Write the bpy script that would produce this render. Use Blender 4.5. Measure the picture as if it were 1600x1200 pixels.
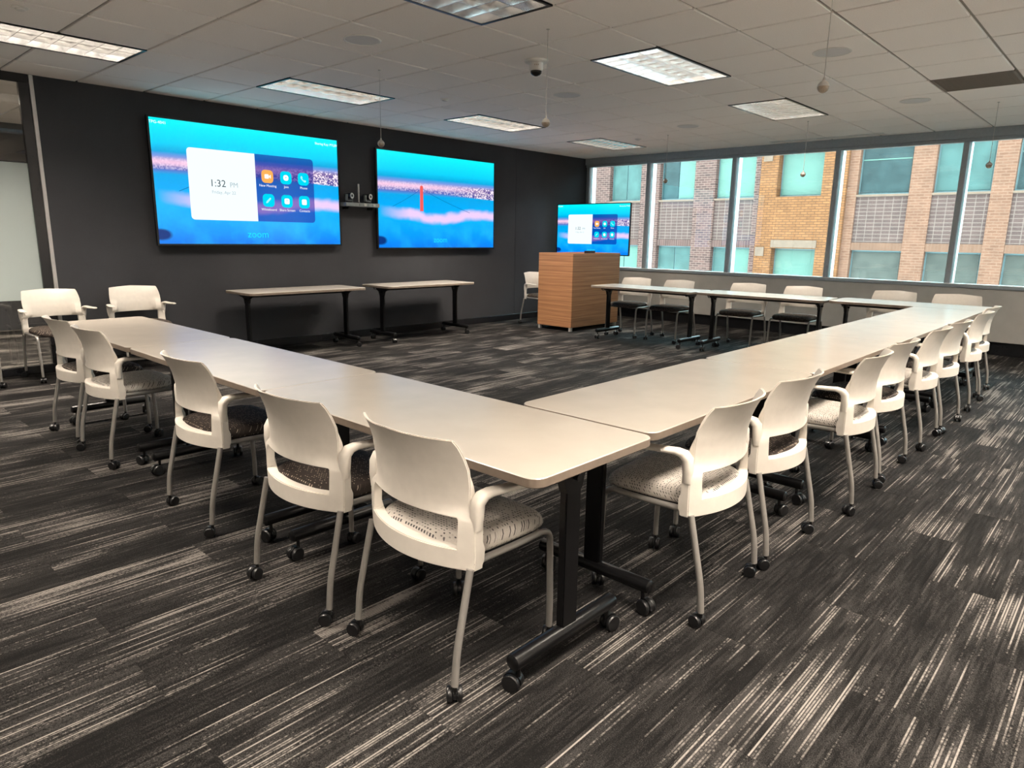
import bpy, bmesh, math, random
from mathutils import Vector, Matrix
random.seed(7)
sc = bpy.context.scene
for o in list(bpy.data.objects):
    bpy.data.objects.remove(o)
COL = sc.collection
PI = math.pi

# ------------------------------------------------------------------ camera, world, exposure
CAM_H, F_PX = 1.384, 1072.55
YAW, PITCH, ROLL = 0.82779, -0.21179, 0.0153
cam_d = bpy.data.cameras.new('camera')
cam_d.sensor_width = 36.0
cam_d.lens = F_PX / 1600 * 36.0
cam_d.clip_end = 200
cam = bpy.data.objects.new('camera', cam_d)
COL.objects.link(cam)
fw = Vector((math.sin(YAW) * math.cos(PITCH), math.cos(YAW) * math.cos(PITCH), math.sin(PITCH)))
rt = Vector((math.cos(YAW), -math.sin(YAW), 0))
up = rt.cross(fw)
rt2 = rt * math.cos(ROLL) + up * math.sin(ROLL)
up2 = -rt * math.sin(ROLL) + up * math.cos(ROLL)
cam.matrix_world = Matrix(((rt2.x, up2.x, -fw.x, 0), (rt2.y, up2.y, -fw.y, 0), (rt2.z, up2.z, -fw.z, CAM_H), (0, 0, 0, 1)))
sc.camera = cam

def project(p):
    d = Vector(p) - Vector((0, 0, CAM_H))
    z = d.dot(fw)
    if z < 0.05:
        return None
    return 800 + F_PX * d.dot(rt2) / z, 600 - F_PX * d.dot(up2) / z

def in_view(pts, m=60):
    for p in pts:
        q = project(p)
        if q and -m < q[0] < 1600 + m and -m < q[1] < 1200 + m:
            return True
    return False

sc.view_settings.view_transform = 'Standard'
sc.view_settings.look = 'None'
sc.view_settings.gamma = 1.0
sc.view_settings.use_curve_mapping = False
sc.view_settings.exposure = 0.28
sc.cycles.use_denoising = True

world = bpy.data.worlds.new('overcast_sky')
sc.world = world
world.use_nodes = True
bg = world.node_tree.nodes['Background']
bg.inputs[0].default_value = (0.62, 0.90, 1.0, 1)      # flat overcast daylight against warm room lamps
bg.inputs[1].default_value = 11.0
LAMP_W = 136.0                                            # watts of each ceiling troffer
LAMP_COL = (1.0, 0.875, 0.74)
SCREEN_E = 0.92

# ------------------------------------------------------------------ helpers: materials
def new_mat(name):
    m = bpy.data.materials.new(name)
    m.use_nodes = True
    nt = m.node_tree
    b = nt.nodes['Principled BSDF']
    return m, nt, b

def N(nt, typ, **kw):
    n = nt.nodes.new(typ)
    for k, v in kw.items():
        if isinstance(k, str) and hasattr(n, k):
            setattr(n, k, v)
    return n

def math_n(nt, op, a, b=None, clamp=False):
    n = nt.nodes.new('ShaderNodeMath')
    n.operation = op
    n.use_clamp = clamp
    for i, v in enumerate((a, b)):
        if v is None:
            continue
        if isinstance(v, (int, float)):
            n.inputs[i].default_value = v
        else:
            nt.links.new(v, n.inputs[i])
    return n.outputs[0]

def mix_c(nt, f, a, b, mode='MIX'):
    n = nt.nodes.new('ShaderNodeMix')
    n.data_type = 'RGBA'
    n.blend_type = mode
    for sock, v in ((n.inputs[0], f), (n.inputs[6], a), (n.inputs[7], b)):
        if isinstance(v, (int, float)):
            sock.default_value = v
        elif isinstance(v, tuple):
            sock.default_value = v if len(v) == 4 else (*v, 1)
        else:
            nt.links.new(v, sock)
    return n.outputs[2]

def maprange(nt, v, a, b, c=0.0, d=1.0, smooth=False):
    n = nt.nodes.new('ShaderNodeMapRange')
    if smooth:
        n.interpolation_type = 'SMOOTHSTEP'
    nt.links.new(v, n.inputs[0])
    for i, x in enumerate((a, b, c, d)):
        n.inputs[i + 1].default_value = x
    return n.outputs[0]

def coords(nt, which='Object', scale=(1, 1, 1), loc=(0, 0, 0)):
    t = nt.nodes.new('ShaderNodeTexCoord')
    mp = nt.nodes.new('ShaderNodeMapping')
    mp.inputs[3].default_value = scale
    mp.inputs[1].default_value = loc
    nt.links.new(t.outputs[which], mp.inputs[0])
    return mp.outputs[0]

def noise(nt, vec, scale=5.0, detail=2.0, rough=0.5, out=0):
    n = nt.nodes.new('ShaderNodeTexNoise')
    n.inputs['Scale'].default_value = scale
    n.inputs['Detail'].default_value = detail
    n.inputs['Roughness'].default_value = rough
    nt.links.new(vec, n.inputs['Vector'])
    return n.outputs[out]

def bump(nt, b, h, strength=0.2, dist=0.002):
    n = nt.nodes.new('ShaderNodeBump')
    n.inputs['Strength'].default_value = strength
    n.inputs['Distance'].default_value = dist
    nt.links.new(h, n.inputs['Height'])
    nt.links.new(n.outputs[0], b.inputs['Normal'])

def plain(name, col, rough=0.5, metal=0.0, spec=0.5, var=0.06, nscale=30.0, bmp=0.0):
    """base colour with a little grain so that no surface is dead flat"""
    m, nt, b = new_mat(name)
    v = coords(nt)
    n = noise(nt, v, nscale, 3.0)
    f = maprange(nt, n, 0.3, 0.7, 1.0 - var, 1.0 + var)
    c = mix_c(nt, 1.0, (*col, 1), f, 'MULTIPLY')
    nt.links.new(c, b.inputs['Base Color'])
    b.inputs['Roughness'].default_value = rough
    b.inputs['Metallic'].default_value = metal
    b.inputs['Specular IOR Level'].default_value = spec
    if bmp:
        bump(nt, b, n, bmp, 0.001)
    return m

def emit(name, col, strength=1.0):
    m = bpy.data.materials.new(name)
    m.use_nodes = True
    nt = m.node_tree
    nt.nodes.clear()
    e = nt.nodes.new('ShaderNodeEmission')
    e.inputs[0].default_value = (*col, 1)
    e.inputs[1].default_value = strength
    o = nt.nodes.new('ShaderNodeOutputMaterial')
    nt.links.new(e.outputs[0], o.inputs[0])
    return m

def glass_mat(name, tint, refl=1.0, rough=0.0, haze=0.0, haze_col=(0.6, 0.65, 0.65)):
    """thin window glass: tinted see-through mixed with a Fresnel reflection"""
    m = bpy.data.materials.new(name)
    m.use_nodes = True
    nt = m.node_tree
    nt.nodes.clear()
    tr = nt.nodes.new('ShaderNodeBsdfTransparent')
    tr.inputs[0].default_value = (*tint, 1)
    gl = nt.nodes.new('ShaderNodeBsdfGlossy')
    gl.inputs['Roughness'].default_value = rough
    fr = nt.nodes.new('ShaderNodeFresnel')
    fr.inputs[0].default_value = 1.5
    f = math_n(nt, 'MULTIPLY', fr.outputs[0], refl, True)
    mx = nt.nodes.new('ShaderNodeMixShader')
    nt.links.new(f, mx.inputs[0])
    nt.links.new(tr.outputs[0], mx.inputs[1])
    nt.links.new(gl.outputs[0], mx.inputs[2])
    last = mx
    if haze:
        df = nt.nodes.new('ShaderNodeBsdfDiffuse')
        df.inputs[0].default_value = (*haze_col, 1)
        tl = nt.nodes.new('ShaderNodeBsdfTranslucent')
        tl.inputs[0].default_value = (*haze_col, 1)
        m2 = nt.nodes.new('ShaderNodeMixShader')
        m2.inputs[0].default_value = 0.5
        nt.links.new(df.outputs[0], m2.inputs[1])
        nt.links.new(tl.outputs[0], m2.inputs[2])
        m3 = nt.nodes.new('ShaderNodeMixShader')
        m3.inputs[0].default_value = haze
        nt.links.new(mx.outputs[0], m3.inputs[1])
        nt.links.new(m2.outputs[0], m3.inputs[2])
        last = m3
    o = nt.nodes.new('ShaderNodeOutputMaterial')
    nt.links.new(last.outputs[0], o.inputs[0])
    return m

# ------------------------------------------------------------------ helpers: meshes
def smooth(me, deg=35):
    bm = bmesh.new()
    bm.from_mesh(me)
    lim = math.radians(deg)
    for f in bm.faces:
        f.smooth = True
    for e in bm.edges:
        if len(e.link_faces) == 2:
            e.smooth = e.calc_face_angle(0) < lim
    bm.to_mesh(me)
    bm.free()

def finish(bm, name='mesh', deg=35, mats=()):
    bmesh.ops.recalc_face_normals(bm, faces=bm.faces[:])
    me = bpy.data.meshes.new(name)
    bm.to_mesh(me)
    bm.free()
    smooth(me, deg)
    for m in mats:
        me.materials.append(m)
    return me

def add_box(bm, x0, x1, y0, y1, z0, z1, bev=0.0, seg=1):
    vs = [bm.verts.new((x, y, z)) for z in (z0, z1) for y in (y0, y1) for x in (x0, x1)]
    fs = [(0, 2, 3, 1), (4, 5, 7, 6), (0, 1, 5, 4), (2, 6, 7, 3), (0, 4, 6, 2), (1, 3, 7, 5)]
    faces = [bm.faces.new([vs[i] for i in f]) for f in fs]
    if bev:
        edges = list({e for f in faces for e in f.edges})
        bmesh.ops.bevel(bm, geom=edges, offset=bev, segments=seg, affect='EDGES', clamp_overlap=True)

def box_me(x0, x1, y0, y1, z0, z1, mat, bev=0.0, seg=1, name='box'):
    bm = bmesh.new()
    add_box(bm, x0, x1, y0, y1, z0, z1, bev, seg)
    return finish(bm, name, 35, (mat,))

def add_rings(bm, rings, cap=True, close=True):
    vr = [[bm.verts.new(p) for p in r] for r in rings]
    n = len(vr[0])
    for a, b in zip(vr, vr[1:]):
        for i in range(n if close else n - 1):
            j = (i + 1) % n
            bm.faces.new((a[i], a[j], b[j], b[i]))
    if cap:
        bm.faces.new(vr[0][::-1])
        bm.faces.new(vr[-1])

def add_tube(bm, pts, r, n=10):
    pts = [Vector(p) for p in pts]
    rings = []
    ref = None
    for i, p in enumerate(pts):
        if i == 0:
            t = pts[1] - p
        elif i == len(pts) - 1:
            t = p - pts[i - 1]
        else:
            t = (pts[i + 1] - p).normalized() + (p - pts[i - 1]).normalized()
        t.normalize()
        if ref is None:
            ref = Vector((1, 0, 0)) if abs(t.x) < 0.8 else Vector((0, 1, 0))
        a = (ref - t * ref.dot(t)).normalized()
        ref = a
        b = t.cross(a)
        rr = r[i] if isinstance(r, (list, tuple)) else r
        rings.append([p + (a * math.cos(2 * PI * k / n) + b * math.sin(2 * PI * k / n)) * rr for k in range(n)])
    add_rings(bm, rings)

def fillet(pts, rad, seg=5):
    pts = [Vector(p) for p in pts]
    out = [pts[0]]
    for a, b, c in zip(pts, pts[1:], pts[2:]):
        d1, d2 = (a - b), (c - b)
        l = min(rad, d1.length * 0.49, d2.length * 0.49)
        p, q = b + d1.normalized() * l, b + d2.normalized() * l
        for k in range(seg + 1):
            t = k / seg
            out.append(p * (1 - t) ** 2 + b * 2 * t * (1 - t) + q * t * t)
    out.append(pts[-1])
    return out

def tube_me(pts, r, mat, n=10, name='tube'):
    bm = bmesh.new()
    add_tube(bm, pts, r, n)
    return finish(bm, name, 40, (mat,))

def add_lathe(bm, prof, n=24, center=(0, 0, 0), axis='Z'):
    c = Vector(center)
    rings = []
    for r, h in prof:
        ring = []
        for k in range(n):
            a = 2 * PI * k / n
            if axis == 'Z':
                p = Vector((r * math.cos(a), r * math.sin(a), h))
            elif axis == 'X':
                p = Vector((h, r * math.cos(a), r * math.sin(a)))
            else:
                p = Vector((r * math.sin(a), h, r * math.cos(a)))
            ring.append(c + p)
        rings.append(ring)
    add_rings(bm, rings)

def lathe_me(prof, mat, n=24, axis='Z', center=(0, 0, 0), deg=35, name='lathe'):
    bm = bmesh.new()
    add_lathe(bm, prof, n, center, axis)
    return finish(bm, name, deg, (mat,))

def obj(name, me, parent=None, loc=(0, 0, 0), rotz=0.0):
    o = bpy.data.objects.new(name, me)
    COL.objects.link(o)
    o.location = loc
    if rotz:
        o.rotation_euler = (0, 0, rotz)
    if parent:
        o.parent = parent
    return o

def tag(o, label, cat, group=None):
    o['label'] = label
    o['category'] = cat
    if group:
        o['group'] = group
    return o

def thing(name, label, cat, loc=(0, 0, 0), rotz=0.0, group=None):
    o = bpy.data.objects.new(name, None)
    o.empty_display_size = 0.1
    COL.objects.link(o)
    o.location = loc
    o.rotation_euler = (0, 0, rotz)
    return tag(o, label, cat, group)

def struct(name, me, parent=None, loc=(0, 0, 0)):
    o = obj(name, me, parent, loc)
    if parent is None:
        o['kind'] = 'structure'
    return o

def copy_tree(o, parent=None):
    c = o.copy()
    COL.objects.link(c)
    c.parent = parent
    for ch in list(o.children):
        copy_tree(ch, c)
    return c

# ------------------------------------------------------------------ materials
M = {}
M['plastic'] = plain('white_plastic', (0.67, 0.625, 0.560), 0.42, var=0.03)
M['steel'] = plain('silver_painted_steel', (0.30, 0.285, 0.265), 0.38, 0.5, var=0.04)
M['black'] = plain('black_plastic', (0.0035, 0.0035, 0.004), 0.28, var=0.1)
M['blackmetal'] = plain('black_powder_coat', (0.0028, 0.0028, 0.0032), 0.30, 0.0, 0.36, var=0.1)
M['rubber'] = plain('dark_rubber', (0.0045, 0.0045, 0.005), 0.38, var=0.1)
M['edge'] = plain('taupe_edge_band', (0.165, 0.130, 0.100), 0.5, var=0.08)
M['tile'] = plain('ceiling_tile', (0.90, 0.85, 0.81), 0.92, 0, 0.2, 0.05, 160.0, 0.25)
M['tee'] = plain('ceiling_tee', (0.30, 0.275, 0.25), 0.6, 0, 0.4, 0.03)
M['plenum'] = plain('ceiling_back', (0.12, 0.11, 0.10), 0.9, 0, 0.2, 0.05)
M['whitepaint'] = plain('white_painted_metal', (0.72, 0.70, 0.67), 0.5, 0, 0.4, 0.03)
M['louver'] = plain('louver_aluminium', (0.84, 0.84, 0.84), 0.20, 1.0, 0.5, 0.02)
M['greywall'] = plain('grey_painted_wall', (0.42, 0.405, 0.375), 0.8, 0, 0.3, 0.04, 8.0)
M['mullion'] = plain('grey_aluminium_frame', (0.30, 0.335, 0.36), 0.4, 0.2, 0.5, 0.05)
M['base'] = plain('black_baseboard', (0.012, 0.012, 0.014), 0.25, 0, 0.5, 0.1)
M['trimgrey'] = plain('grey_metal_strip', (0.42, 0.41, 0.40), 0.45, 0.4, 0.5, 0.04)
M['roomwall'] = plain('warm_white_wall', (0.82, 0.80, 0.76), 0.85, 0, 0.3, 0.04, 6.0)
M['vent'] = plain('brown_vent_metal', (0.17, 0.135, 0.105), 0.6, 0.0, 0.4, 0.05)
M['bezel'] = plain('tv_bezel', (0.008, 0.008, 0.010), 0.25, 0, 0.5, 0.1)
M['devgrey'] = plain('device_grey', (0.20, 0.22, 0.22), 0.45, 0.2, 0.5, 0.1, 60.0)
M['lens'] = plain('lens_black', (0.004, 0.004, 0.005), 0.08, 0, 0.7, 0.1)
M['mic'] = plain('mic_resin', (0.34, 0.28, 0.22), 0.35, 0.2, 0.5, 0.25, 40.0)
M['micwhite'] = plain('mic_white', (0.45, 0.43, 0.40), 0.4, 0, 0.5, 0.05)
M['cord'] = plain('white_cord', (0.50, 0.47, 0.44), 0.5, 0, 0.4, 0.05)
M['glass'] = glass_mat('window_glass', (0.93, 0.985, 0.975), 1.0)
M['clear'] = glass_mat('interior_glass', (0.80, 0.80, 0.78), 1.5)
M['frost'] = glass_mat('frosted_film', (0.75, 0.78, 0.78), 1.0, 0.25, 0.72, (0.50, 0.55, 0.54))
M['speaker'] = plain('speaker_grille', (0.66, 0.65, 0.65), 0.75, 0, 0.3, 0.12, 300.0)

def tabletop_mat():
    m, nt, b = new_mat('cream_laminate')
    v = coords(nt)
    n = noise(nt, v, 6.0, 3.0)
    n2 = noise(nt, v, 220.0, 1.0)
    f = maprange(nt, n, 0.3, 0.7, 0.96, 1.03)
    c = mix_c(nt, 1.0, (0.365, 0.332, 0.288, 1), f, 'MULTIPLY')
    nt.links.new(c, b.inputs['Base Color'])
    b.inputs['Roughness'].default_value = 0.25
    b.inputs['Specular IOR Level'].default_value = 0.7
    bump(nt, b, n2, 0.04, 0.0005)
    return m
M['top'] = tabletop_mat()

def fabric(name, base, dots, weave, size=0.22, lo=0.25):
    """woven seat fabric with rows of small dots, some dots missing"""
    m, nt, b = new_mat(name)
    t = nt.nodes.new('ShaderNodeTexCoord')
    sep = nt.nodes.new('ShaderNodeSeparateXYZ')
    nt.links.new(t.outputs['Object'], sep.inputs[0])
    zx = math_n(nt, 'MULTIPLY', sep.outputs[2], 0.9)
    yy = math_n(nt, 'SUBTRACT', sep.outputs[1], zx)
    sx = math_n(nt, 'MULTIPLY', math_n(nt, 'ADD', sep.outputs[0], math_n(nt, 'MULTIPLY', sep.outputs[2], 0.8)), 74.0)
    sy = math_n(nt, 'MULTIPLY', yy, 92.0)
    fx = math_n(nt, 'ABSOLUTE', math_n(nt, 'SUBTRACT', math_n(nt, 'FRACT', sx), 0.5))
    fy = math_n(nt, 'ABSOLUTE', math_n(nt, 'SUBTRACT', math_n(nt, 'FRACT', sy), 0.5))
    d = math_n(nt, 'MAXIMUM', math_n(nt, 'MULTIPLY', fx, 0.85), math_n(nt, 'MULTIPLY', fy, 1.2))
    dot = maprange(nt, d, size - 0.02, size + 0.03, 1.0, 0.0)
    cell = nt.nodes.new('ShaderNodeCombineXYZ')
    nt.links.new(math_n(nt, 'FLOOR', sx), cell.inputs[0])
    nt.links.new(math_n(nt, 'FLOOR', sy), cell.inputs[1])
    wn = nt.nodes.new('ShaderNodeTexWhiteNoise')
    wn.noise_dimensions = '2D'
    nt.links.new(cell.outputs[0], wn.inputs['Vector'])
    keep = maprange(nt, wn.outputs[0], lo, lo + 0.3)
    f = math_n(nt, 'MULTIPLY', dot, keep)
    n = noise(nt, t.outputs['Object'], 260.0, 2.0)
    bcol = mix_c(nt, n, (*base, 1), (*weave, 1))
    c = mix_c(nt, f, bcol, (*dots, 1))
    nt.links.new(c, b.inputs['Base Color'])
    b.inputs['Roughness'].default_value = 0.75
    b.inputs['Specular IOR Level'].default_value = 0.25
    bump(nt, b, n, 0.25, 0.001)
    return m
M['light_fabric'] = fabric('pale_dotted_fabric', (0.36, 0.33, 0.295), (0.045, 0.042, 0.045), (0.52, 0.48, 0.43))
M['dark_fabric'] = fabric('brown_dotted_fabric', (0.018, 0.013, 0.011), (0.40, 0.33, 0.26), (0.036, 0.026, 0.021), 0.165, 0.42)

def carpet_mat():
    m, nt, b = new_mat('streaked_carpet')
    t = nt.nodes.new('ShaderNodeTexCoord')
    oi = nt.nodes.new('ShaderNodeObjectInfo')
    off = nt.nodes.new('ShaderNodeVectorMath')
    off.operation = 'MULTIPLY_ADD'
    comb = nt.nodes.new('ShaderNodeCombineXYZ')
    for i in range(3):
        nt.links.new(oi.outputs['Random'], comb.inputs[i])
    nt.links.new(comb.outputs[0], off.inputs[0])
    off.inputs[1].default_value = (91.0, 57.0, 13.0)
    nt.links.new(t.outputs['Object'], off.inputs[2])
    def mapped(s):
        mp = nt.nodes.new('ShaderNodeMapping')
        mp.inputs[3].default_value = s
        nt.links.new(off.outputs[0], mp.inputs[0])
        return mp.outputs[0]
    sep = nt.nodes.new('ShaderNodeSeparateXYZ')
    nt.links.new(off.outputs[0], sep.inputs[0])
    ry = math_n(nt, 'MULTIPLY', sep.outputs[1], 118.0)          # rows of yarn
    row = math_n(nt, 'FLOOR', ry)
    prof = maprange(nt, math_n(nt, 'ABSOLUTE', math_n(nt, 'SUBTRACT', math_n(nt, 'FRACT', ry), 0.5)), 0.40, 0.20)
    def rowvec(sx, sr):
        c = nt.nodes.new('ShaderNodeCombineXYZ')
        nt.links.new(math_n(nt, 'MULTIPLY', sep.outputs[0], sx), c.inputs[0])
        nt.links.new(math_n(nt, 'MULTIPLY', row, sr), c.inputs[1])
        return c.outputs[0]
    lines = noise(nt, rowvec(1.3, 7.31), 1.0, 1.0)
    lines2 = noise(nt, rowvec(4.5, 13.7), 1.0, 2.0)
    dash = noise(nt, rowvec(95.0, 3.77), 1.0, 1.0)
    speck = noise(nt, mapped((330.0, 330.0, 1)), 1.0, 1.0)
    patch = noise(nt, mapped((2.0, 5.0, 1)), 1.0, 2.0)
    big = maprange(nt, oi.outputs['Random'], 0.0, 1.0, -0.05, 0.045)
    base = math_n(nt, 'ADD', math_n(nt, 'MULTIPLY', patch, 0.46), big)
    a = math_n(nt, 'ADD', math_n(nt, 'MULTIPLY', lines, 0.60), base)
    a = math_n(nt, 'ADD', a, math_n(nt, 'MULTIPLY', dash, 0.17))
    a = math_n(nt, 'ADD', a, math_n(nt, 'MULTIPLY', speck, 0.10))
    f = math_n(nt, 'MULTIPLY', maprange(nt, a, 0.715, 0.825), prof)
    a2 = math_n(nt, 'ADD', math_n(nt, 'MULTIPLY', lines2, 0.45), math_n(nt, 'MULTIPLY', base, 0.7))
    a2 = math_n(nt, 'ADD', a2, math_n(nt, 'MULTIPLY', speck, 0.60))
    f2 = maprange(nt, a2, 0.62, 0.86)
    c = mix_c(nt, f2, (0.0050, 0.0047, 0.0047, 1), (0.034, 0.0315, 0.030, 1))
    c = mix_c(nt, f, c, (0.190, 0.175, 0.160, 1))
    nt.links.new(c, b.inputs['Base Color'])
    b.inputs['Roughness'].default_value = 0.85
    b.inputs['Specular IOR Level'].default_value = 0.05
    bump(nt, b, math_n(nt, 'ADD', dash, speck), 0.35, 0.003)
    return m
M['carpet'] = carpet_mat()

def felt_mat():
    m, nt, b = new_mat('charcoal_fabric_panel')
    v = coords(nt)
    n = noise(nt, v, 420.0, 2.0)
    n2 = noise(nt, v, 2.2, 3.0)
    c = mix_c(nt, n, (0.028, 0.029, 0.033, 1), (0.052, 0.053, 0.058, 1))
    c = mix_c(nt, 1.0, c, maprange(nt, n2, 0.3, 0.7, 0.92, 1.08), 'MULTIPLY')
    nt.links.new(c, b.inputs['Base Color'])
    b.inputs['Roughness'].default_value = 0.9
    b.inputs['Specular IOR Level'].default_value = 0.2
    bump(nt, b, n, 0.3, 0.001)
    return m
M['felt'] = felt_mat()

def wood_mat():
    m, nt, b = new_mat('horizontal_grain_wood')
    t = nt.nodes.new('ShaderNodeTexCoord')
    def mapped(s):
        mp = nt.nodes.new('ShaderNodeMapping')
        mp.inputs[3].default_value = s
        nt.links.new(t.outputs['Object'], mp.inputs[0])
        return mp.outputs[0]
    g = noise(nt, mapped((1.0, 1.0, 42.0)), 1.0, 3.0, 0.6)
    fine = noise(nt, mapped((5.0, 5.0, 260.0)), 1.0, 2.0)
    sep = nt.nodes.new('ShaderNodeSeparateXYZ')
    nt.links.new(t.outputs['Object'], sep.inputs[0])
    fr = math_n(nt, 'FRACT', math_n(nt, 'MULTIPLY', sep.outputs[2], 13.5))
    line = maprange(nt, math_n(nt, 'ABSOLUTE', math_n(nt, 'SUBTRACT', fr, 0.5)), 0.40, 0.49)
    c = mix_c(nt, maprange(nt, g, 0.35, 0.65), (0.31, 0.135, 0.060, 1), (0.52, 0.265, 0.125, 1))
    c = mix_c(nt, math_n(nt, 'MULTIPLY', line, 0.6), c, (0.17, 0.068, 0.030, 1))
    c = mix_c(nt, 0.25, c, mix_c(nt, fine, (0.16, 0.07, 0.03, 1), (0.42, 0.22, 0.11, 1)))
    nt.links.new(c, b.inputs['Base Color'])
    b.inputs['Roughness'].default_value = 0.42
    return m
M['wood'] = wood_mat()

def brick_mat(name, c1, c2, mortar, bw=0.21, bh=0.075, offset=0.5):
    m, nt, b = new_mat(name)
    t = nt.nodes.new('ShaderNodeTexCoord')
    sep = nt.nodes.new('ShaderNodeSeparateXYZ')
    nt.links.new(t.outputs['Object'], sep.inputs[0])
    cb = nt.nodes.new('ShaderNodeCombineXYZ')
    nt.links.new(math_n(nt, 'ADD', sep.outputs[1], sep.outputs[0]), cb.inputs[0])
    nt.links.new(sep.outputs[2], cb.inputs[1])
    br = nt.nodes.new('ShaderNodeTexBrick')
    br.offset = offset
    br.inputs['Color1'].default_value = (*c1, 1)
    br.inputs['Color2'].default_value = (*c2, 1)
    br.inputs['Mortar'].default_value = (*mortar, 1)
    br.inputs['Scale'].default_value = 1.0
    br.inputs['Mortar Size'].default_value = 0.010
    br.inputs['Brick Width'].default_value = bw
    br.inputs['Row Height'].default_value = bh
    nt.links.new(cb.outputs[0], br.inputs['Vector'])
    n = noise(nt, cb.outputs[0], 3.0, 3.0)
    c = mix_c(nt, 1.0, br.outputs[0], maprange(nt, n, 0.3, 0.7, 0.88, 1.1), 'MULTIPLY')
    nt.links.new(c, b.inputs['Base Color'])
    b.inputs['Roughness'].default_value = 0.9
    b.inputs['Specular IOR Level'].default_value = 0.2
    return m
M['brick_grey'] = brick_mat('mauve_brick', (0.0929, 0.0391, 0.0318), (0.0503, 0.0220, 0.0184), (0.1434, 0.0731, 0.0575))
M['brick_orange'] = brick_mat('orange_brick', (0.1818, 0.0625, 0.0226), (0.1444, 0.0479, 0.0172), (0.0807, 0.0286, 0.0130))
M['brick_tan'] = brick_mat('tan_brick', (0.1405, 0.0548, 0.0332), (0.1137, 0.0425, 0.0250), (0.1626, 0.0731, 0.0470))
M['spandrel'] = brick_mat('grey_tile_panel', (0.0764, 0.0369, 0.0307), (0.0669, 0.0330, 0.0278), (0.1376, 0.0798, 0.0642), 0.22, 0.105, 0.0)
M['soldier_grey'] = brick_mat('mauve_soldier_brick', (0.0860, 0.0362, 0.0294), (0.0631, 0.0277, 0.0230), (0.1147, 0.0585, 0.0460), 0.085, 0.40)
M['soldier_tan'] = brick_mat('tan_soldier_brick', (0.1301, 0.0539, 0.0333), (0.1147, 0.0462, 0.0278), (0.1337, 0.0615, 0.0403), 0.085, 0.40)
M['panegrey'] = plain('grey_window_pane', (0.0475, 0.0389, 0.0304), 0.35, 0, 0.22, 0.2, 3.0)
M['stone'] = plain('pale_stone', (0.1337, 0.0721, 0.0503), 0.85, 0, 0.2, 0.08, 5.0)
M['facframe'] = plain('dark_green_frame', (0.10, 0.13, 0.13), 0.5, 0.2, 0.5, 0.05)
M['blind'] = plain('teal_tinted_blind', (0.0682, 0.1057, 0.0798), 0.35, 0, 0.22, 0.05, 3.0)
M['paneteal'] = plain('teal_window_pane', (0.0353, 0.0596, 0.0517), 0.35, 0, 0.22, 0.25, 2.0)
M['panedark'] = plain('dark_window_pane', (0.0140, 0.0221, 0.0213), 0.35, 0, 0.22, 0.35, 2.5)

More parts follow.
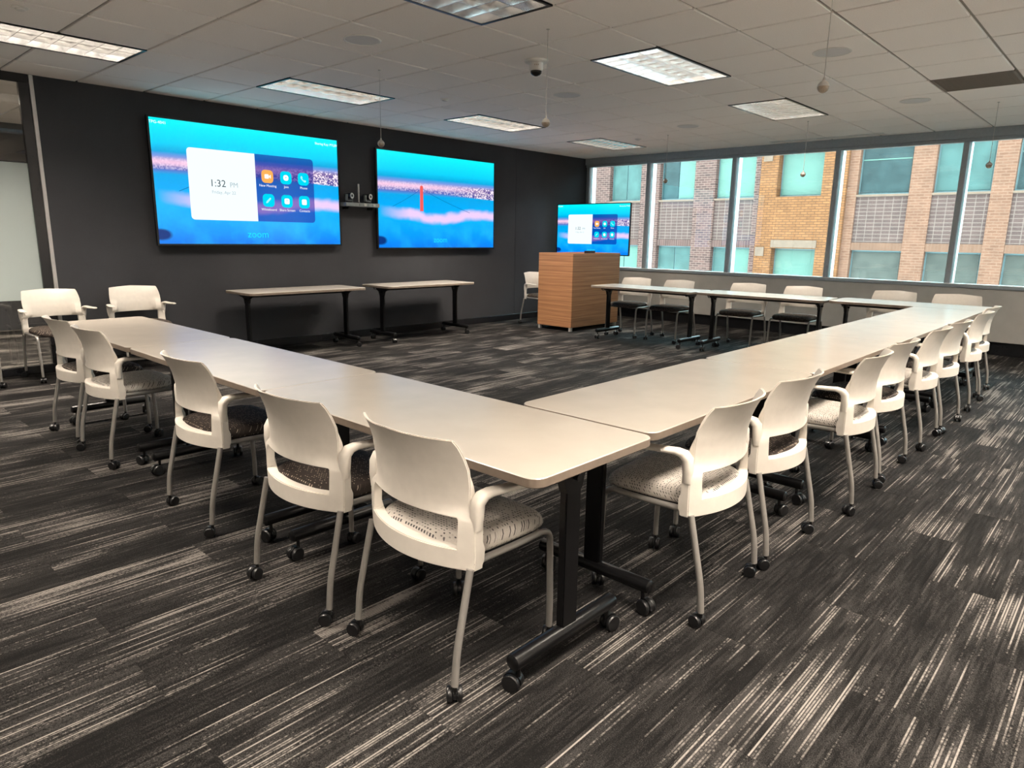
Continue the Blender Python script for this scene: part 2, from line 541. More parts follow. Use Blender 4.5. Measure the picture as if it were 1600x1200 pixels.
def wallpaper(name, darken=None):
    """picture on the screens: sky, hazy skyline of lights, blue bay, bank of fog"""
    m = bpy.data.materials.new(name)
    m.use_nodes = True
    nt = m.node_tree
    nt.nodes.clear()
    uvn = nt.nodes.new('ShaderNodeUVMap')
    uvn.uv_map = 'UVMap'
    sep = nt.nodes.new('ShaderNodeSeparateXYZ')
    nt.links.new(uvn.outputs[0], sep.inputs[0])
    u, v = sep.outputs[0], sep.outputs[1]
    ramp = nt.nodes.new('ShaderNodeValToRGB')
    el = ramp.color_ramp.elements
    stops = [(0.0, (0.0, 0.17, 0.80)), (0.12, (0.0, 0.30, 0.95)), (0.30, (0.0, 0.42, 0.98)), (0.45, (0.0, 0.40, 0.90)), (0.56, (0.0, 0.38, 0.80)),
             (0.60, (0.10, 0.16, 0.55)), (0.66, (0.55, 0.45, 0.72)), (0.705, (0.16, 0.30, 0.72)), (0.735, (0.0, 0.36, 0.72)), (0.80, (0.0, 0.62, 0.90)), (1.0, (0.0, 0.90, 0.98))]
    el[0].color, el[1].color = (*stops[0][1], 1), (*stops[-1][1], 1)
    el[0].position, el[1].position = 0.0, 1.0
    for p, c in stops[1:-1]:
        el.new(p).color = (*c, 1)
    nt.links.new(v, ramp.inputs[0])
    col = ramp.outputs[0]
    mp = nt.nodes.new('ShaderNodeMapping')
    mp.inputs[3].default_value = (16, 9, 1)
    nt.links.new(uvn.outputs[0], mp.inputs[0])
    cloud = noise(nt, mp.outputs[0], 0.45, 3.0)
    col = mix_c(nt, math_n(nt, 'MULTIPLY', maprange(nt, cloud, 0.45, 0.75), maprange(nt, v, 0.45, 0.3, 0.0, 0.6)), col, (0.02, 0.58, 1.0, 1))
    # skyline lights
    vor = nt.nodes.new('ShaderNodeTexVoronoi')
    vor.inputs['Scale'].default_value = 9.0
    nt.links.new(mp.outputs[0], vor.inputs['Vector'])
    wn = nt.nodes.new('ShaderNodeSeparateColor')
    nt.links.new(vor.outputs['Color'], wn.inputs[0])
    lit = maprange(nt, wn.outputs[0], 0.50, 0.62)
    lowedge = maprange(nt, u, 0.35, 1.0, 0.595, 0.555)
    band = math_n(nt, 'MULTIPLY', maprange(nt, math_n(nt, 'SUBTRACT', v, lowedge), 0.0, 0.012), maprange(nt, v, 0.70, 0.665))
    right = maprange(nt, u, 0.60, 0.85, 0.35, 0.9)
    citycol = mix_c(nt, lit, (0.10, 0.06, 0.28, 1), (1.0, 0.86, 0.92, 1))
    col = mix_c(nt, math_n(nt, 'MULTIPLY', band, right), col, citycol)
    haze = math_n(nt, 'MULTIPLY', maprange(nt, math_n(nt, 'ABSOLUTE', math_n(nt, 'SUBTRACT', v, 0.655)), 0.045, 0.0, 0, 1, True), maprange(nt, u, 0.95, 0.4))
    col = mix_c(nt, math_n(nt, 'MULTIPLY', haze, 0.75), col, (1.0, 0.62, 0.80, 1))
    # fog bank
    du = math_n(nt, 'DIVIDE', math_n(nt, 'SUBTRACT', u, 0.47), 0.20)
    dip = math_n(nt, 'EXPONENT', math_n(nt, 'MULTIPLY', math_n(nt, 'MULTIPLY', du, du), -1.0))
    line = math_n(nt, 'SUBTRACT', 0.385, math_n(nt, 'MULTIPLY', dip, 0.065))
    line = math_n(nt, 'ADD', line, math_n(nt, 'MULTIPLY', math_n(nt, 'SUBTRACT', cloud, 0.5), 0.10))
    dv = math_n(nt, 'ABSOLUTE', math_n(nt, 'SUBTRACT', v, line))
    fog = math_n(nt, 'MULTIPLY', maprange(nt, dv, 0.075, 0.015, 0, 1, True), maprange(nt, u, 0.02, 0.25))
    col = mix_c(nt, math_n(nt, 'MULTIPLY', fog, 0.85), col, (0.95, 0.62, 0.88, 1))
    # dark rock in the lower corner
    ru = math_n(nt, 'DIVIDE', math_n(nt, 'SUBTRACT', u, 0.02), 0.06)
    rv = math_n(nt, 'DIVIDE', math_n(nt, 'SUBTRACT', v, 0.09), 0.055)
    rr = math_n(nt, 'ADD', math_n(nt, 'MULTIPLY', ru, ru), math_n(nt, 'MULTIPLY', rv, rv))
    rr = math_n(nt, 'ADD', rr, math_n(nt, 'MULTIPLY', cloud, 0.9))
    col = mix_c(nt, maprange(nt, rr, 1.3, 0.8), col, (0.0, 0.03, 0.20, 1))
    if darken:
        col = mix_c(nt, 1.0, col, (*darken, 1), 'MULTIPLY')
        col = mix_c(nt, 1.0, col, (0.0, 0.01, 0.10, 1), 'ADD')
    e = nt.nodes.new('ShaderNodeEmission')
    e.inputs[1].default_value = SCREEN_E
    nt.links.new(col, e.inputs[0])
    gl = nt.nodes.new('ShaderNodeBsdfGlossy')
    gl.inputs['Roughness'].default_value = 0.2
    gl.inputs[0].default_value = (0.04, 0.04, 0.04, 1)
    ad = nt.nodes.new('ShaderNodeAddShader')
    nt.links.new(e.outputs[0], ad.inputs[0])
    nt.links.new(gl.outputs[0], ad.inputs[1])
    o = nt.nodes.new('ShaderNodeOutputMaterial')
    nt.links.new(ad.outputs[0], o.inputs[0])
    return m
M['wallpaper'] = wallpaper('screen_picture')
M['uipanel'] = wallpaper('screen_dim_panel', (0.26, 0.20, 0.42))
M['uicard'] = emit('screen_card', (0.86, 0.97, 1.0), SCREEN_E)
M['uiwhite'] = emit('screen_white', (1, 1, 1), SCREEN_E)
M['uipale'] = emit('screen_pale_cyan', (0.35, 0.95, 1.0), SCREEN_E)
M['uicyan'] = emit('screen_cyan', (0.0, 0.66, 0.86), SCREEN_E)
M['uilogo'] = emit('screen_logo', (0.02, 0.72, 1.0), SCREEN_E)
M['uiorange'] = emit('screen_orange', (0.95, 0.42, 0.10), SCREEN_E)
M['uidark'] = emit('screen_dark_text', (0.06, 0.08, 0.09), SCREEN_E)
M['uigrey'] = emit('screen_grey_text', (0.38, 0.46, 0.50), SCREEN_E)
M['uired'] = emit('screen_red', (0.85, 0.11, 0.10), SCREEN_E)
M['uinavy'] = emit('screen_navy', (0.0, 0.10, 0.38), SCREEN_E)

# ------------------------------------------------------------------ room dimensions
CEIL = 2.772
YW, XW = 7.87, 10.45           # screen wall, window wall
XL, YF = -3.2, -3.4            # walls behind the viewer
GX0, GY0, GA, GB = 5.3708, 1.0784, 0.6096, 0.62576   # ceiling grid
YC = 11.6                      # far side of the space beyond the glass
GLX = 1.93                     # where glass ends and fabric wall starts

# ------------------------------------------------------------------ floor and carpet planks
def quad_me(x0, x1, y0, y1, z, mat, name='quad'):
    return box_me(x0, x1, y0, y1, z - 0.10, z, mat, name=name)

floor = struct('floor', quad_me(XL, XW + 0.25, YF, YC, -0.007, M['base']))
PW, PL = 0.25, 1.0
plank_me = box_me(0, PL, 0, PW, -0.007, 0, M['carpet'], 0.0008, name='carpet_plank')
cells = []
ny0, ny1 = math.floor(YF / PW), math.ceil(YC / PW)
for r in range(ny0, ny1):
    y0 = r * PW
    ph = 0.65 if r % 2 == 0 else 0.15
    for k in range(-5, 12):
        x0 = ph + k * PL
        xa, xb = max(x0, XL), min(x0 + PL, XW + 0.06)
        ya, yb = max(y0, YF), min(y0 + PW, YC)
        if ya >= YW and xa > 3.5:
            continue
        if xb - xa < 0.02 or yb - ya < 0.02:
            continue
        vis = in_view([(x, y, 0) for x in (xa, (xa + xb) / 2, xb) for y in (ya, yb)], 30)
        dist = math.hypot((xa + xb) / 2, (ya + yb) / 2)
        cells.append((not vis, dist, xa, xb, ya, yb))
cells.sort()
rest = bmesh.new()
for i, (hid, dist, xa, xb, ya, yb) in enumerate(cells):
    if i < 300 and not hid:
        if xb - xa > 0.995 and yb - ya > 0.245:
            obj('carpet_plank', plank_me, floor, (xa, ya, 0))
        else:
            obj('carpet_plank', box_me(0, xb - xa, 0, yb - ya, -0.007, 0, M['carpet'], name='carpet_plank_cut'), floor, (xa, ya, 0))
    else:
        add_box(rest, xa, xb, ya, yb, -0.007, 0)
ro = obj('carpet_planks', finish(rest, 'carpet_rest', 35, (M['carpet'],)), floor)
ro['kind'] = 'stuff'

# ------------------------------------------------------------------ ceiling: backing, tees, tiles
ceiling = struct('ceiling', box_me(XL, XW + 0.3, YF, YC, CEIL + 0.25, CEIL + 0.30, M['plenum'], name='ceiling_slab'))
FIX = [(-5, 3), (-1, 3), (3, 3), (7, 3) if False else None, (-7, 8), (-3, 8), (1, 8), (5, 8),
       (-9, 3), (-7, -2), (-3, -2), (1, -2), (5, -2), (-11, 8), (-9, -6), (-5, -6), (-1, -6), (3, -6), (-11, -2)]  # last lamp added out of view to brighten the chair backs
FIX = [f for f in FIX if f]
CORR_FIX = [(-8, 13), (-12, 13)]  # corridor lamps out of view, second one added to brighten the corridor ceiling
taken = set()
for (i, j) in FIX + CORR_FIX:
    taken.add((i, j)); taken.add((i + 1, j))
VENT = (3, 0)
taken.add(VENT)
GAP, CH = 0.0105, 0.004
def tile_mesh(w, d):
    bm = bmesh.new()
    x0, x1, y0, y1 = GAP, w - GAP, GAP, d - GAP
    rings = [[(x0, y0, 0.018), (x1, y0, 0.018), (x1, y1, 0.018), (x0, y1, 0.018)],
             [(x0, y0, CH), (x1, y0, CH), (x1, y1, CH), (x0, y1, CH)],
             [(x0 + CH, y0 + CH, 0), (x1 - CH, y0 + CH, 0), (x1 - CH, y1 - CH, 0), (x0 + CH, y1 - CH, 0)]]
    add_rings(bm, rings)
    return finish(bm, 'ceiling_tile', 20, (M['tile'],))
tile_full = tile_mesh(GA, GB)
tiles_rest = bmesh.new()
tcells = []
for i in range(-15, 10):
    for j in range(-9, 18):
        if (i, j) in taken:
            continue
        xa, xb = GX0 + i * GA, GX0 + (i + 1) * GA
        ya, yb = GY0 + j * GB, GY0 + (j + 1) * GB
        xa, xb = max(xa, XL), min(xb, XW)
        ya, yb = max(ya, YF), min(yb, YC)
        if yb > YW and xa > 3.4:
            yb = min(yb, YW)
        if xb - xa < 0.04 or yb - ya < 0.04:
            continue
        vis = in_view([(x, y, CEIL) for x in (xa, xb) for y in (ya, yb)], 15)
        tcells.append((not vis, math.hypot((xa + xb) / 2, (ya + yb) / 2), xa, xb, ya, yb))
tcells.sort()
for k, (hid, d, xa, xb, ya, yb) in enumerate(tcells):
    if k < 300 and not hid:
        full = xb - xa > GA - 0.002 and yb - ya > GB - 0.002
        obj('ceiling_tile', tile_full if full else tile_mesh(xb - xa, yb - ya), ceiling, (xa, ya, CEIL))
    else:
        add_box(tiles_rest, xa + GAP, xb - GAP, ya + GAP, yb - GAP, CEIL, CEIL + 0.018)
tro = obj('ceiling_tiles', finish(tiles_rest, 'ceiling_tiles_rest', 35, (M['tile'],)), ceiling)
tro['kind'] = 'stuff'
for j in range(-8, 17):
    y = GY0 + j * GB
    if YF < y < YC:
        obj('ceiling_tee', box_me(XL, XW if y < YW else 3.4, -0.012, 0.012, 0.013, 0.05, M['tee'], name='tee_long'), ceiling, (0, y, CEIL))
for i in range(-14, 9):
    x = GX0 + i * GA
    if not XL < x < XW:
        continue
    runs, start = [], None
    for j in range(-8, 18):
        inside = (i - 1, j) in FIX + CORR_FIX                    # a light spans this bar
        yj = GY0 + j * GB
        if not inside and start is None:
            start = yj
        if inside and start is not None:
            runs.append((start, yj))
            start = None
    runs.append((start if start is not None else YC, YC))
    for ya, yb in runs:
        ya, yb = max(ya, YF), min(yb, YW if x > 2 else YC)
        if yb - ya > 0.05:
            obj('ceiling_tee', box_me(-0.012, 0.012, ya, yb, 0.0145, 0.049, M['tee'], name='tee_cross'), ceiling, (x, 0, CEIL))

# ------------------------------------------------------------------ walls
# screen wall: charcoal fabric panels with joints
wall_back = struct('wall_back', box_me(GLX + 0.035, XW + 0.3, YW + 0.03, YW + 0.15, 0, CEIL + 0.06, M['base'], name='wall_back'))
for a, b in ((GLX + 0.036, 8.588), (8.592, XW + 0.05)):
    obj('fabric_panel', box_me(a, b, YW, YW + 0.029, 0.10, CEIL + 0.02, M['felt'], 0.002, name='fabric_panel'), wall_back)
bb = struct('baseboard_back', box_me(GLX + 0.036, XW + 0.05, YW - 0.004, YW + 0.028, 0.0, 0.098, M['base'], 0.003, name='baseboard_back'))
tr1 = struct('trim_1', box_me(GLX, GLX + 0.034, YW - 0.012, YW + 0.15, 0.0, CEIL, M['trimgrey'], 0.003, name='trim_1'))
# window wall below and above the ribbon window
wall_right = struct('wall_right', box_me(XW, XW + 0.14, YF, YW + 0.1, 0.17, 0.825, M['greywall'], 0.004, name='wall_right'))
obj('toe_recess', box_me(XW + 0.05, XW + 0.14, YF, YW + 0.1, 0.0, 0.169, M['base'], name='toe_recess'), wall_right)
obj('head_panel', box_me(XW - 0.01, XW + 0.14, YF, YW - 0.002, 2.665, CEIL + 0.05, M['mullion'], 0.003, name='head_panel'), wall_right)
wall_left = struct('wall_left', box_me(XL - 0.12, XL, YF, YC, 0, CEIL + 0.06, M['roomwall'], name='wall_left'))
wall_front = struct('wall_front', box_me(XL, XW + 0.3, YF - 0.12, YF, 0, CEIL + 0.06, M['roomwall'], name='wall_front'))
wall_corr = struct('wall_corridor', box_me(XL, 3.7, YC, YC + 0.12, 0, CEIL + 0.06, M['felt'], name='wall_corridor'))
wall_corr2 = struct('wall_corridor_end', box_me(3.5, 3.62, YW + 0.16, YC, 0, CEIL + 0.06, M['roomwall'], name='wall_corridor_end'))

# ribbon window
win = struct('window_1', box_me(XW - 0.012, XW + 0.16, YF, YW - 0.002, 0.826, 0.866, M['mullion'], 0.004, name='window_sill'))
obj('window_sill', box_me(XW - 0.004, XW + 0.15, YF, YW - 0.003, 0.8665, 0.874, M['whitepaint'], 0.002, name='sill_cap'), win)
obj('window_head', box_me(XW + 0.02, XW + 0.12, YF, YW - 0.003, 2.625, 2.664, M['mullion'], 0.003, name='window_head'), win)
mys = [6.555 - 1.531 * k for k in range(0, 7)]
mul_me = box_me(0, 0.20, -0.032, 0.032, 0.874, 2.625, M['mullion'], 0.003, name='mullion')
lit_strip_me = box_me(0.075, 0.19, -0.048, -0.0325, 0.874, 2.625, M['whitepaint'], 0.002, name='lit_side_strip')  # white strip paints the daylit side face of each mullion
edges = [YW - 0.05] + mys
for y in edges:
    mu = obj('mullion', mul_me, win, (XW + 0.02, y, 0))
    obj('lit_side_strip', lit_strip_me, mu)
for a, b in zip(edges, edges[1:]):
    obj('window_pane', box_me(XW + 0.070, XW + 0.078, b + 0.0325, a - 0.0325, 0.875, 2.624, M['glass'], name='window_pane'), win)

# glass partition beside the screen wall
gw = struct('window_2', box_me(XL, GLX - 0.001, YW, YW + 0.06, 0.0, 0.075, M['base'], 0.003, name='partition_base'))
obj('partition_head', box_me(XL, GLX - 0.001, YW, YW + 0.06, 2.70, CEIL + 0.01, M['base'], 0.003, name='partition_head'), gw)
for x in (GLX - 0.086, 0.35, -1.2):
    obj('partition_post', box_me(x, x + 0.085 if x > 1 else x + 0.05, YW, YW + 0.06, 0.0755, 2.6995, M['base'], 0.003, name='partition_post'), gw)
for a, b in ((0.401, GLX - 0.087), (-1.149, 0.349), (XL + 0.01, -1.201)):
    obj('glass_pane', box_me(a, b, YW + 0.026, YW + 0.034, 0.076, 0.715, M['clear'], name='pane_low'), gw)
    fp = obj('frosted_pane', box_me(a, b, YW + 0.026, YW + 0.034, 0.7155, 1.985, M['frost'], name='pane_frosted'), gw)
    obj('glass_pane', box_me(a, b, YW + 0.026, YW + 0.034, 1.999, 2.699, M['clear'], name='pane_top'), gw)
    obj('glazing_bar', box_me(a, b, YW + 0.02, YW + 0.04, 1.9855, 1.9985, M['base'], name='glazing_bar'), gw)

# ------------------------------------------------------------------ ceiling lights
LOUV = M['louver']
def blade_me(length, along):
    """tapering louver blade, wide at the top, narrow at its lower edge"""
    bm = bmesh.new()
    prof = [(-0.002, 0.006), (0.002, 0.006), (0.004, 0.025), (0.009, 0.050), (0.016, 0.066), (-0.016, 0.066), (-0.009, 0.050), (-0.004, 0.025)]
    rings = []
    for s in (-length / 2, length / 2):
        rings.append([(s, a, b) if along == 'x' else (a, s, b) for a, b in prof])
    add_rings(bm, rings)
    return finish(bm, 'louver_blade', 25, (LOUV,))
FW, FD = 2 * GA, GB
def make_fixture():
    t = bpy.data.objects.new('ceiling_light', None)
    COL.objects.link(t)
    # housing: open box above the ceiling
    bm = bmesh.new()
    w, d = FW / 2 - 0.02, FD / 2 - 0.02
    add_box(bm, -w, w, -d, d, 0.115, 0.125)
    add_box(bm, -w, -w + 0.006, -d, d, 0.0, 0.115)
    add_box(bm, w - 0.006, w, -d, d, 0.0, 0.115)
    add_box(bm, -w + 0.006, w - 0.006, -d, -d + 0.006, 0.0, 0.115)
    add_box(bm, -w + 0.006, w - 0.006, d - 0.006, d, 0.0, 0.115)
    obj('housing', finish(bm, 'light_housing', 30, (LOUV,)), t)
    bm = bmesh.new()
    W, D = FW / 2 - 0.003, FD / 2 - 0.003
    add_box(bm, -W, W, -D, -d + 0.004, -0.004, 0.006)
    add_box(bm, -W, W, d - 0.004, D, -0.004, 0.006)
    add_box(bm, -W, -w + 0.004, -d + 0.004, d - 0.004, -0.004, 0.006)
    add_box(bm, w - 0.004, W, -d + 0.004, d - 0.004, -0.004, 0.006)
    obj('frame', finish(bm, 'light_frame', 30, (M['blackmetal'],)), t)
    lm, cm = blade_me(2 * w - 0.014, 'x'), blade_me(2 * d - 0.014, 'y')
    for k in (-1, 1):
        obj('louver_blade', lm, t, (0, k * d / 3, 0))
    for k in range(1, 9):
        obj('louver_blade', cm, t, (-w + 2 * w * k / 9, 0, 0.0005))
    la = bpy.data.lights.new('troffer_lamp', 'AREA')
    la.shape = 'RECTANGLE'
    la.size, la.size_y = 2 * w - 0.05, 2 * d - 0.05
    la.energy = LAMP_W
    la.color = LAMP_COL
    la.spread = math.radians(126)
    lo = bpy.data.objects.new('lamp', la)
    COL.objects.link(lo)
    lo.parent = t
    lo.location = (0, 0, 0.105)
    return t
LBL = {(-5, 3): 'recessed louvred ceiling light reflecting blue, next before the domed ceiling camera',
       (-1, 3): 'recessed louvred ceiling light showing bright white cells, next past the domed ceiling camera',
       (3, 3): 'recessed louvred ceiling light next to the window side, level with the brown vent',
       (-7, 8): 'recessed louvred ceiling light beside the frosted glass partition',
       (-3, 8): 'recessed louvred ceiling light glowing blue above the screen with the clock',
       (1, 8): 'recessed louvred ceiling light above the screen with the red bridge tower',
       (5, 8): 'recessed louvred ceiling light above the wooden lectern'}
# the bank before the screens is switched off, the row by the windows is dimmed for daylight
LEVEL = {(-1, 3): 0.85, (-5, 3): 0.08, (-3, 8): 0.55, (-7, 8): 0.85, (3, 3): 0.40, (5, 8): 0.35, (5, -2): 0.35, (3, -6): 0.35,
         (-9, 3): 0.75, (-11, 8): 1.0, (-11, -2): 1.9, (-9, -6): 1.8, (-7, -2): 1.0, (-8, 13): 4.0, (-12, 13): 4.0}  # unseen lamps above full power lift the chair backs and the corridor
proto = make_fixture()
first = True
for (i, j) in FIX + CORR_FIX:
    f = proto if first else copy_tree(proto)
    first = False
    for c in f.children:
        if c.type == 'LIGHT':
            c.data = c.data.copy()
            c.data.energy = LAMP_W * LEVEL.get((i, j), 1.0)
    f.location = (GX0 + (i + 1) * GA, GY0 + (j + 0.5) * GB, CEIL)
    tag(f, LBL.get((i, j), 'recessed louvred ceiling light in the unseen part of the room behind the tables' if (i, j) not in CORR_FIX else 'recessed louvred ceiling light added in the corridor beyond the glass partition'),
        'ceiling light', 'louvred ceiling lights')

# ------------------------------------------------------------------ other ceiling things
def ceiling_disc(name, label, cat, x, y, prof, mat, group=None, parts=()):
    t = thing(name, label, cat, (x, y, CEIL), 0, group)
    obj('rim', lathe_me(prof, mat, 32, name=name), t)
    for pn, pr, pm in parts:
        obj(pn, lathe_me(pr, pm, 32, name=pn), t)
    return t
for x, y, lb in ((3.23, 4.505, 'round ceiling speaker between the blue lit ceiling lights'), (5.713, 4.563, 'round ceiling speaker in the row of tiles past the domed camera'),
                 (5.692, 2.024, 'round ceiling speaker above the table row facing the screens'), (8.083, 2.014, 'round ceiling speaker beside the brown ceiling vent'),
                 (8.179, 4.578, 'round ceiling speaker above the tables by the windows')):
    ceiling_disc('ceiling_speaker', lb, 'speaker', x, y, [(0.138, -0.001), (0.138, -0.005), (0.128, -0.008), (0.124, -0.004), (0.124, -0.001)], M['whitepaint'], 'round ceiling speakers',
                 (('grille', [(0.001, -0.0015), (0.1235, -0.0015), (0.1235, -0.005), (0.06, -0.0065), (0.001, -0.0068)], M['speaker']),))
for x, y, lb in ((5.107, 5.704, 'small white ceiling sensor near the screen with the red bridge tower'), (1.374, 5.589, 'small white ceiling sensor near the frosted glass partition'),
                 (8.784, 5.698, 'small white ceiling sensor near the wooden lectern')):
    ceiling_disc('ceiling_sensor', lb, 'sensor', x, y, [(0.048, -0.001), (0.048, -0.006), (0.040, -0.010)], M['whitepaint'], 'small ceiling sensors',
                 (('sensor_cap', [(0.030, -0.0102), (0.028, -0.018), (0.015, -0.024), (0.001, -0.025)], M['whitepaint']),))
dc = ceiling_disc('dome_camera', 'white ceiling camera with dark lens dome among the ceiling tiles', 'camera', 4.482, 3.906,
                  [(0.095, -0.001), (0.096, -0.012), (0.088, -0.020), (0.055, -0.022)], M['whitepaint'], None,
                  (('body', [(0.056, -0.0222), (0.054, -0.075), (0.046, -0.082)], M['whitepaint']),
                   ('lens_dome', [(0.0455, -0.0822), (0.044, -0.098), (0.032, -0.112), (0.012, -0.120), (0.001, -0.121)], M['lens'])))
for k in range(3):
    obj('indicator', box_me(-0.003, 0.003, -0.002, 0.002, -0.004, 0.004, M['mic'], name='indicator'), dc, (-0.0405 + 0.013 * (k - 1) * 0.75, -0.0395 - 0.013 * (k - 1) * 0.75, -0.045), -0.8)
# brown return air vent
vi, vj = VENT
vt = thing('ceiling_vent', 'brown rectangular ceiling vent set into the tiles near the windows', 'vent', (GX0 + (vi + 0.5) * GA, GY0 + (vj + 0.5) * GB, CEIL))
bm = bmesh.new()
a, b = GA / 2 - 0.006, GB / 2 - 0.006
add_box(bm, -a, a, -b, -b + 0.02, -0.002, 0.014)
add_box(bm, -a, a, b - 0.02, b, -0.002, 0.014)
add_box(bm, -a, -a + 0.02, -b + 0.02, b - 0.02, -0.002, 0.014)
add_box(bm, a - 0.02, a, -b + 0.02, b - 0.02, -0.002, 0.014)
obj('frame', finish(bm, 'vent_frame', 30, (M['vent'],)), vt)
slat = box_me(-0.004, 0.004, -b + 0.02, b - 0.02, 0.0, 0.012, M['vent'], name='vent_slat')
for k in range(34):
    obj('slat', slat, vt, (-a + 0.03 + k * (2 * a - 0.06) / 33, 0, 0))
obj('backing', box_me(-a, a, -b, b, 0.016, 0.02, M['vent'], name='vent_backing'), vt)
sl = thing('slot_diffuser', 'long white slot diffuser in the ceiling along the window wall', 'vent', (10.17, 3.6, CEIL))
for k in (-1, 1):
    obj('slot_edge', box_me(-0.012, 0.012, -0.75, 0.75, -0.006, 0.004, M['whitepaint'], 0.002, name='slot_edge'), sl, (k * 0.032, 0, -0.002))
obj('slot', box_me(-0.019, 0.019, -0.74, 0.74, -0.004, -0.001, M['base'], name='slot'), sl)
# hanging microphones
for x, y, lb in ((3.88, 5.175, 'hanging ball microphone in front of the two wall screens'), (3.89, 3.29, 'hanging ball microphone under the ceiling light with white cells'),
                 (3.88, 1.405, 'hanging ball microphone above the table row facing the screens'), (8.70, 5.165, 'hanging ball microphone by the windows near the lectern'),
                 (8.69, 3.28, 'hanging ball microphone by the windows before the orange brick'), (8.66, 1.40, 'hanging ball microphone by the windows near the end table')):
    t = thing('hanging_microphone', lb, 'microphone', (x, y, 2.165), 0, 'ball microphones hung from the ceiling')
    obj('ball', lathe_me([(0.001, -0.030), (0.012, -0.0275), (0.022, -0.020), (0.029, -0.008), (0.030, 0.002)], M['mic'], 20, name='mic_ball'), t)
    obj('cap', lathe_me([(0.0301, 0.0021), (0.027, 0.014), (0.018, 0.025), (0.008, 0.031), (0.005, 0.045), (0.002, 0.048)], M['micwhite'], 20, name='mic_cap'), t)
    obj('cord', tube_me([(0, 0, 0.046), (0, 0, 0.3), (0, 0, CEIL - 2.165 - 0.006)], 0.0022, M['cord'], 6, name='mic_cord'), t)
    obj('ceiling_button', lathe_me([(0.012, CEIL - 2.165 - 0.001), (0.010, CEIL - 2.165 - 0.006), (0.001, CEIL - 2.165 - 0.007)], M['micwhite'], 14, name='mic_button'), t)

# ------------------------------------------------------------------ tables
TL, TW, TH, TT = 1.520, 0.61, 0.737, 0.030
def rounded_rect(w, d, r, seg=6):
    pts = []
    for cx, cy, a0 in ((w / 2 - r, d / 2 - r, 0), (-w / 2 + r, d / 2 - r, 90), (-w / 2 + r, -d / 2 + r, 180), (w / 2 - r, -d / 2 + r, 270)):
        for k in range(seg + 1):
            a = math.radians(a0 + 90 * k / seg)
            pts.append((cx + r * math.cos(a), cy + r * math.sin(a)))
    return pts
def slab_me(w, d, r, z0, z1, mt, ms):
    bm = bmesh.new()
    rings = []
    for ins, z in ((0.003, z0), (0, z0 + 0.003), (0, z1 - 0.0025), (0.0025, z1)):
        rings.append([(x, y, z) for x, y in rounded_rect(w - 2 * ins, d - 2 * ins, r - ins)])
    add_rings(bm, rings)
    bmesh.ops.recalc_face_normals(bm, faces=bm.faces[:])
    me = finish(bm, 'tabletop', 35, (mt, ms))
    for p in me.polygons:
        p.material_index = 0 if p.normal.z > 0.5 else 1
    return me
def wheel_pair(rad, wid, gap):
    return lathe_me([(rad * 0.55, -wid / 2), (rad * 0.9, -wid / 2 + 0.001), (rad, -wid / 2 + 0.005), (rad, wid / 2 - 0.004), (rad * 0.9, wid / 2), (rad * 0.3, wid / 2 + 0.001)], M['rubber'], 18, 'X', name='wheel')
def caster_hood(rad, wid, top, off):
    """stem and curved hood between two wheels"""
    bm = bmesh.new()
    add_lathe(bm, [(0.0075, rad * 1.35), (0.0075, top)], 10, (0, 0, 0))
    rings = []
    for x in (-wid / 2, wid / 2):
        r = []
        for k in range(9):
            a = math.radians(-10 + 200 * k / 8)
            r.append((x, -off + rad * 1.06 * math.cos(a), rad + rad * 1.06 * math.sin(a)))
        for k in range(8, -1, -1):
            a = math.radians(-10 + 200 * k / 8)
            r.append((x, -off + rad * 0.45 * math.cos(a), rad + rad * 0.45 * math.sin(a)))
        rings.append(r)
    add_rings(bm, rings)
    add_lathe(bm, [(0.011, rad * 1.6), (0.011, rad * 1.0)], 10, (0, -off * 0.15, 0))
    return finish(bm, 'caster', 35, (M['black'],))
def add_caster(parent, x, y, ang, hood, wheel, wx, off, rad):
    c = obj('caster', hood, parent, (x, y, 0), ang)
    for s in (-1, 1):
        obj('wheel', wheel, c, (s * wx, -off, rad), 0 if s > 0 else PI)
    return c
T_RAD = 0.030
t_hood = caster_hood(T_RAD, 0.014, 0.086, 0.018)
t_wheel = wheel_pair(T_RAD, 0.017, 0)
top_me = slab_me(TL, TW, 0.045, TH - TT, TH, M['top'], M['edge'])
INS = 0.115
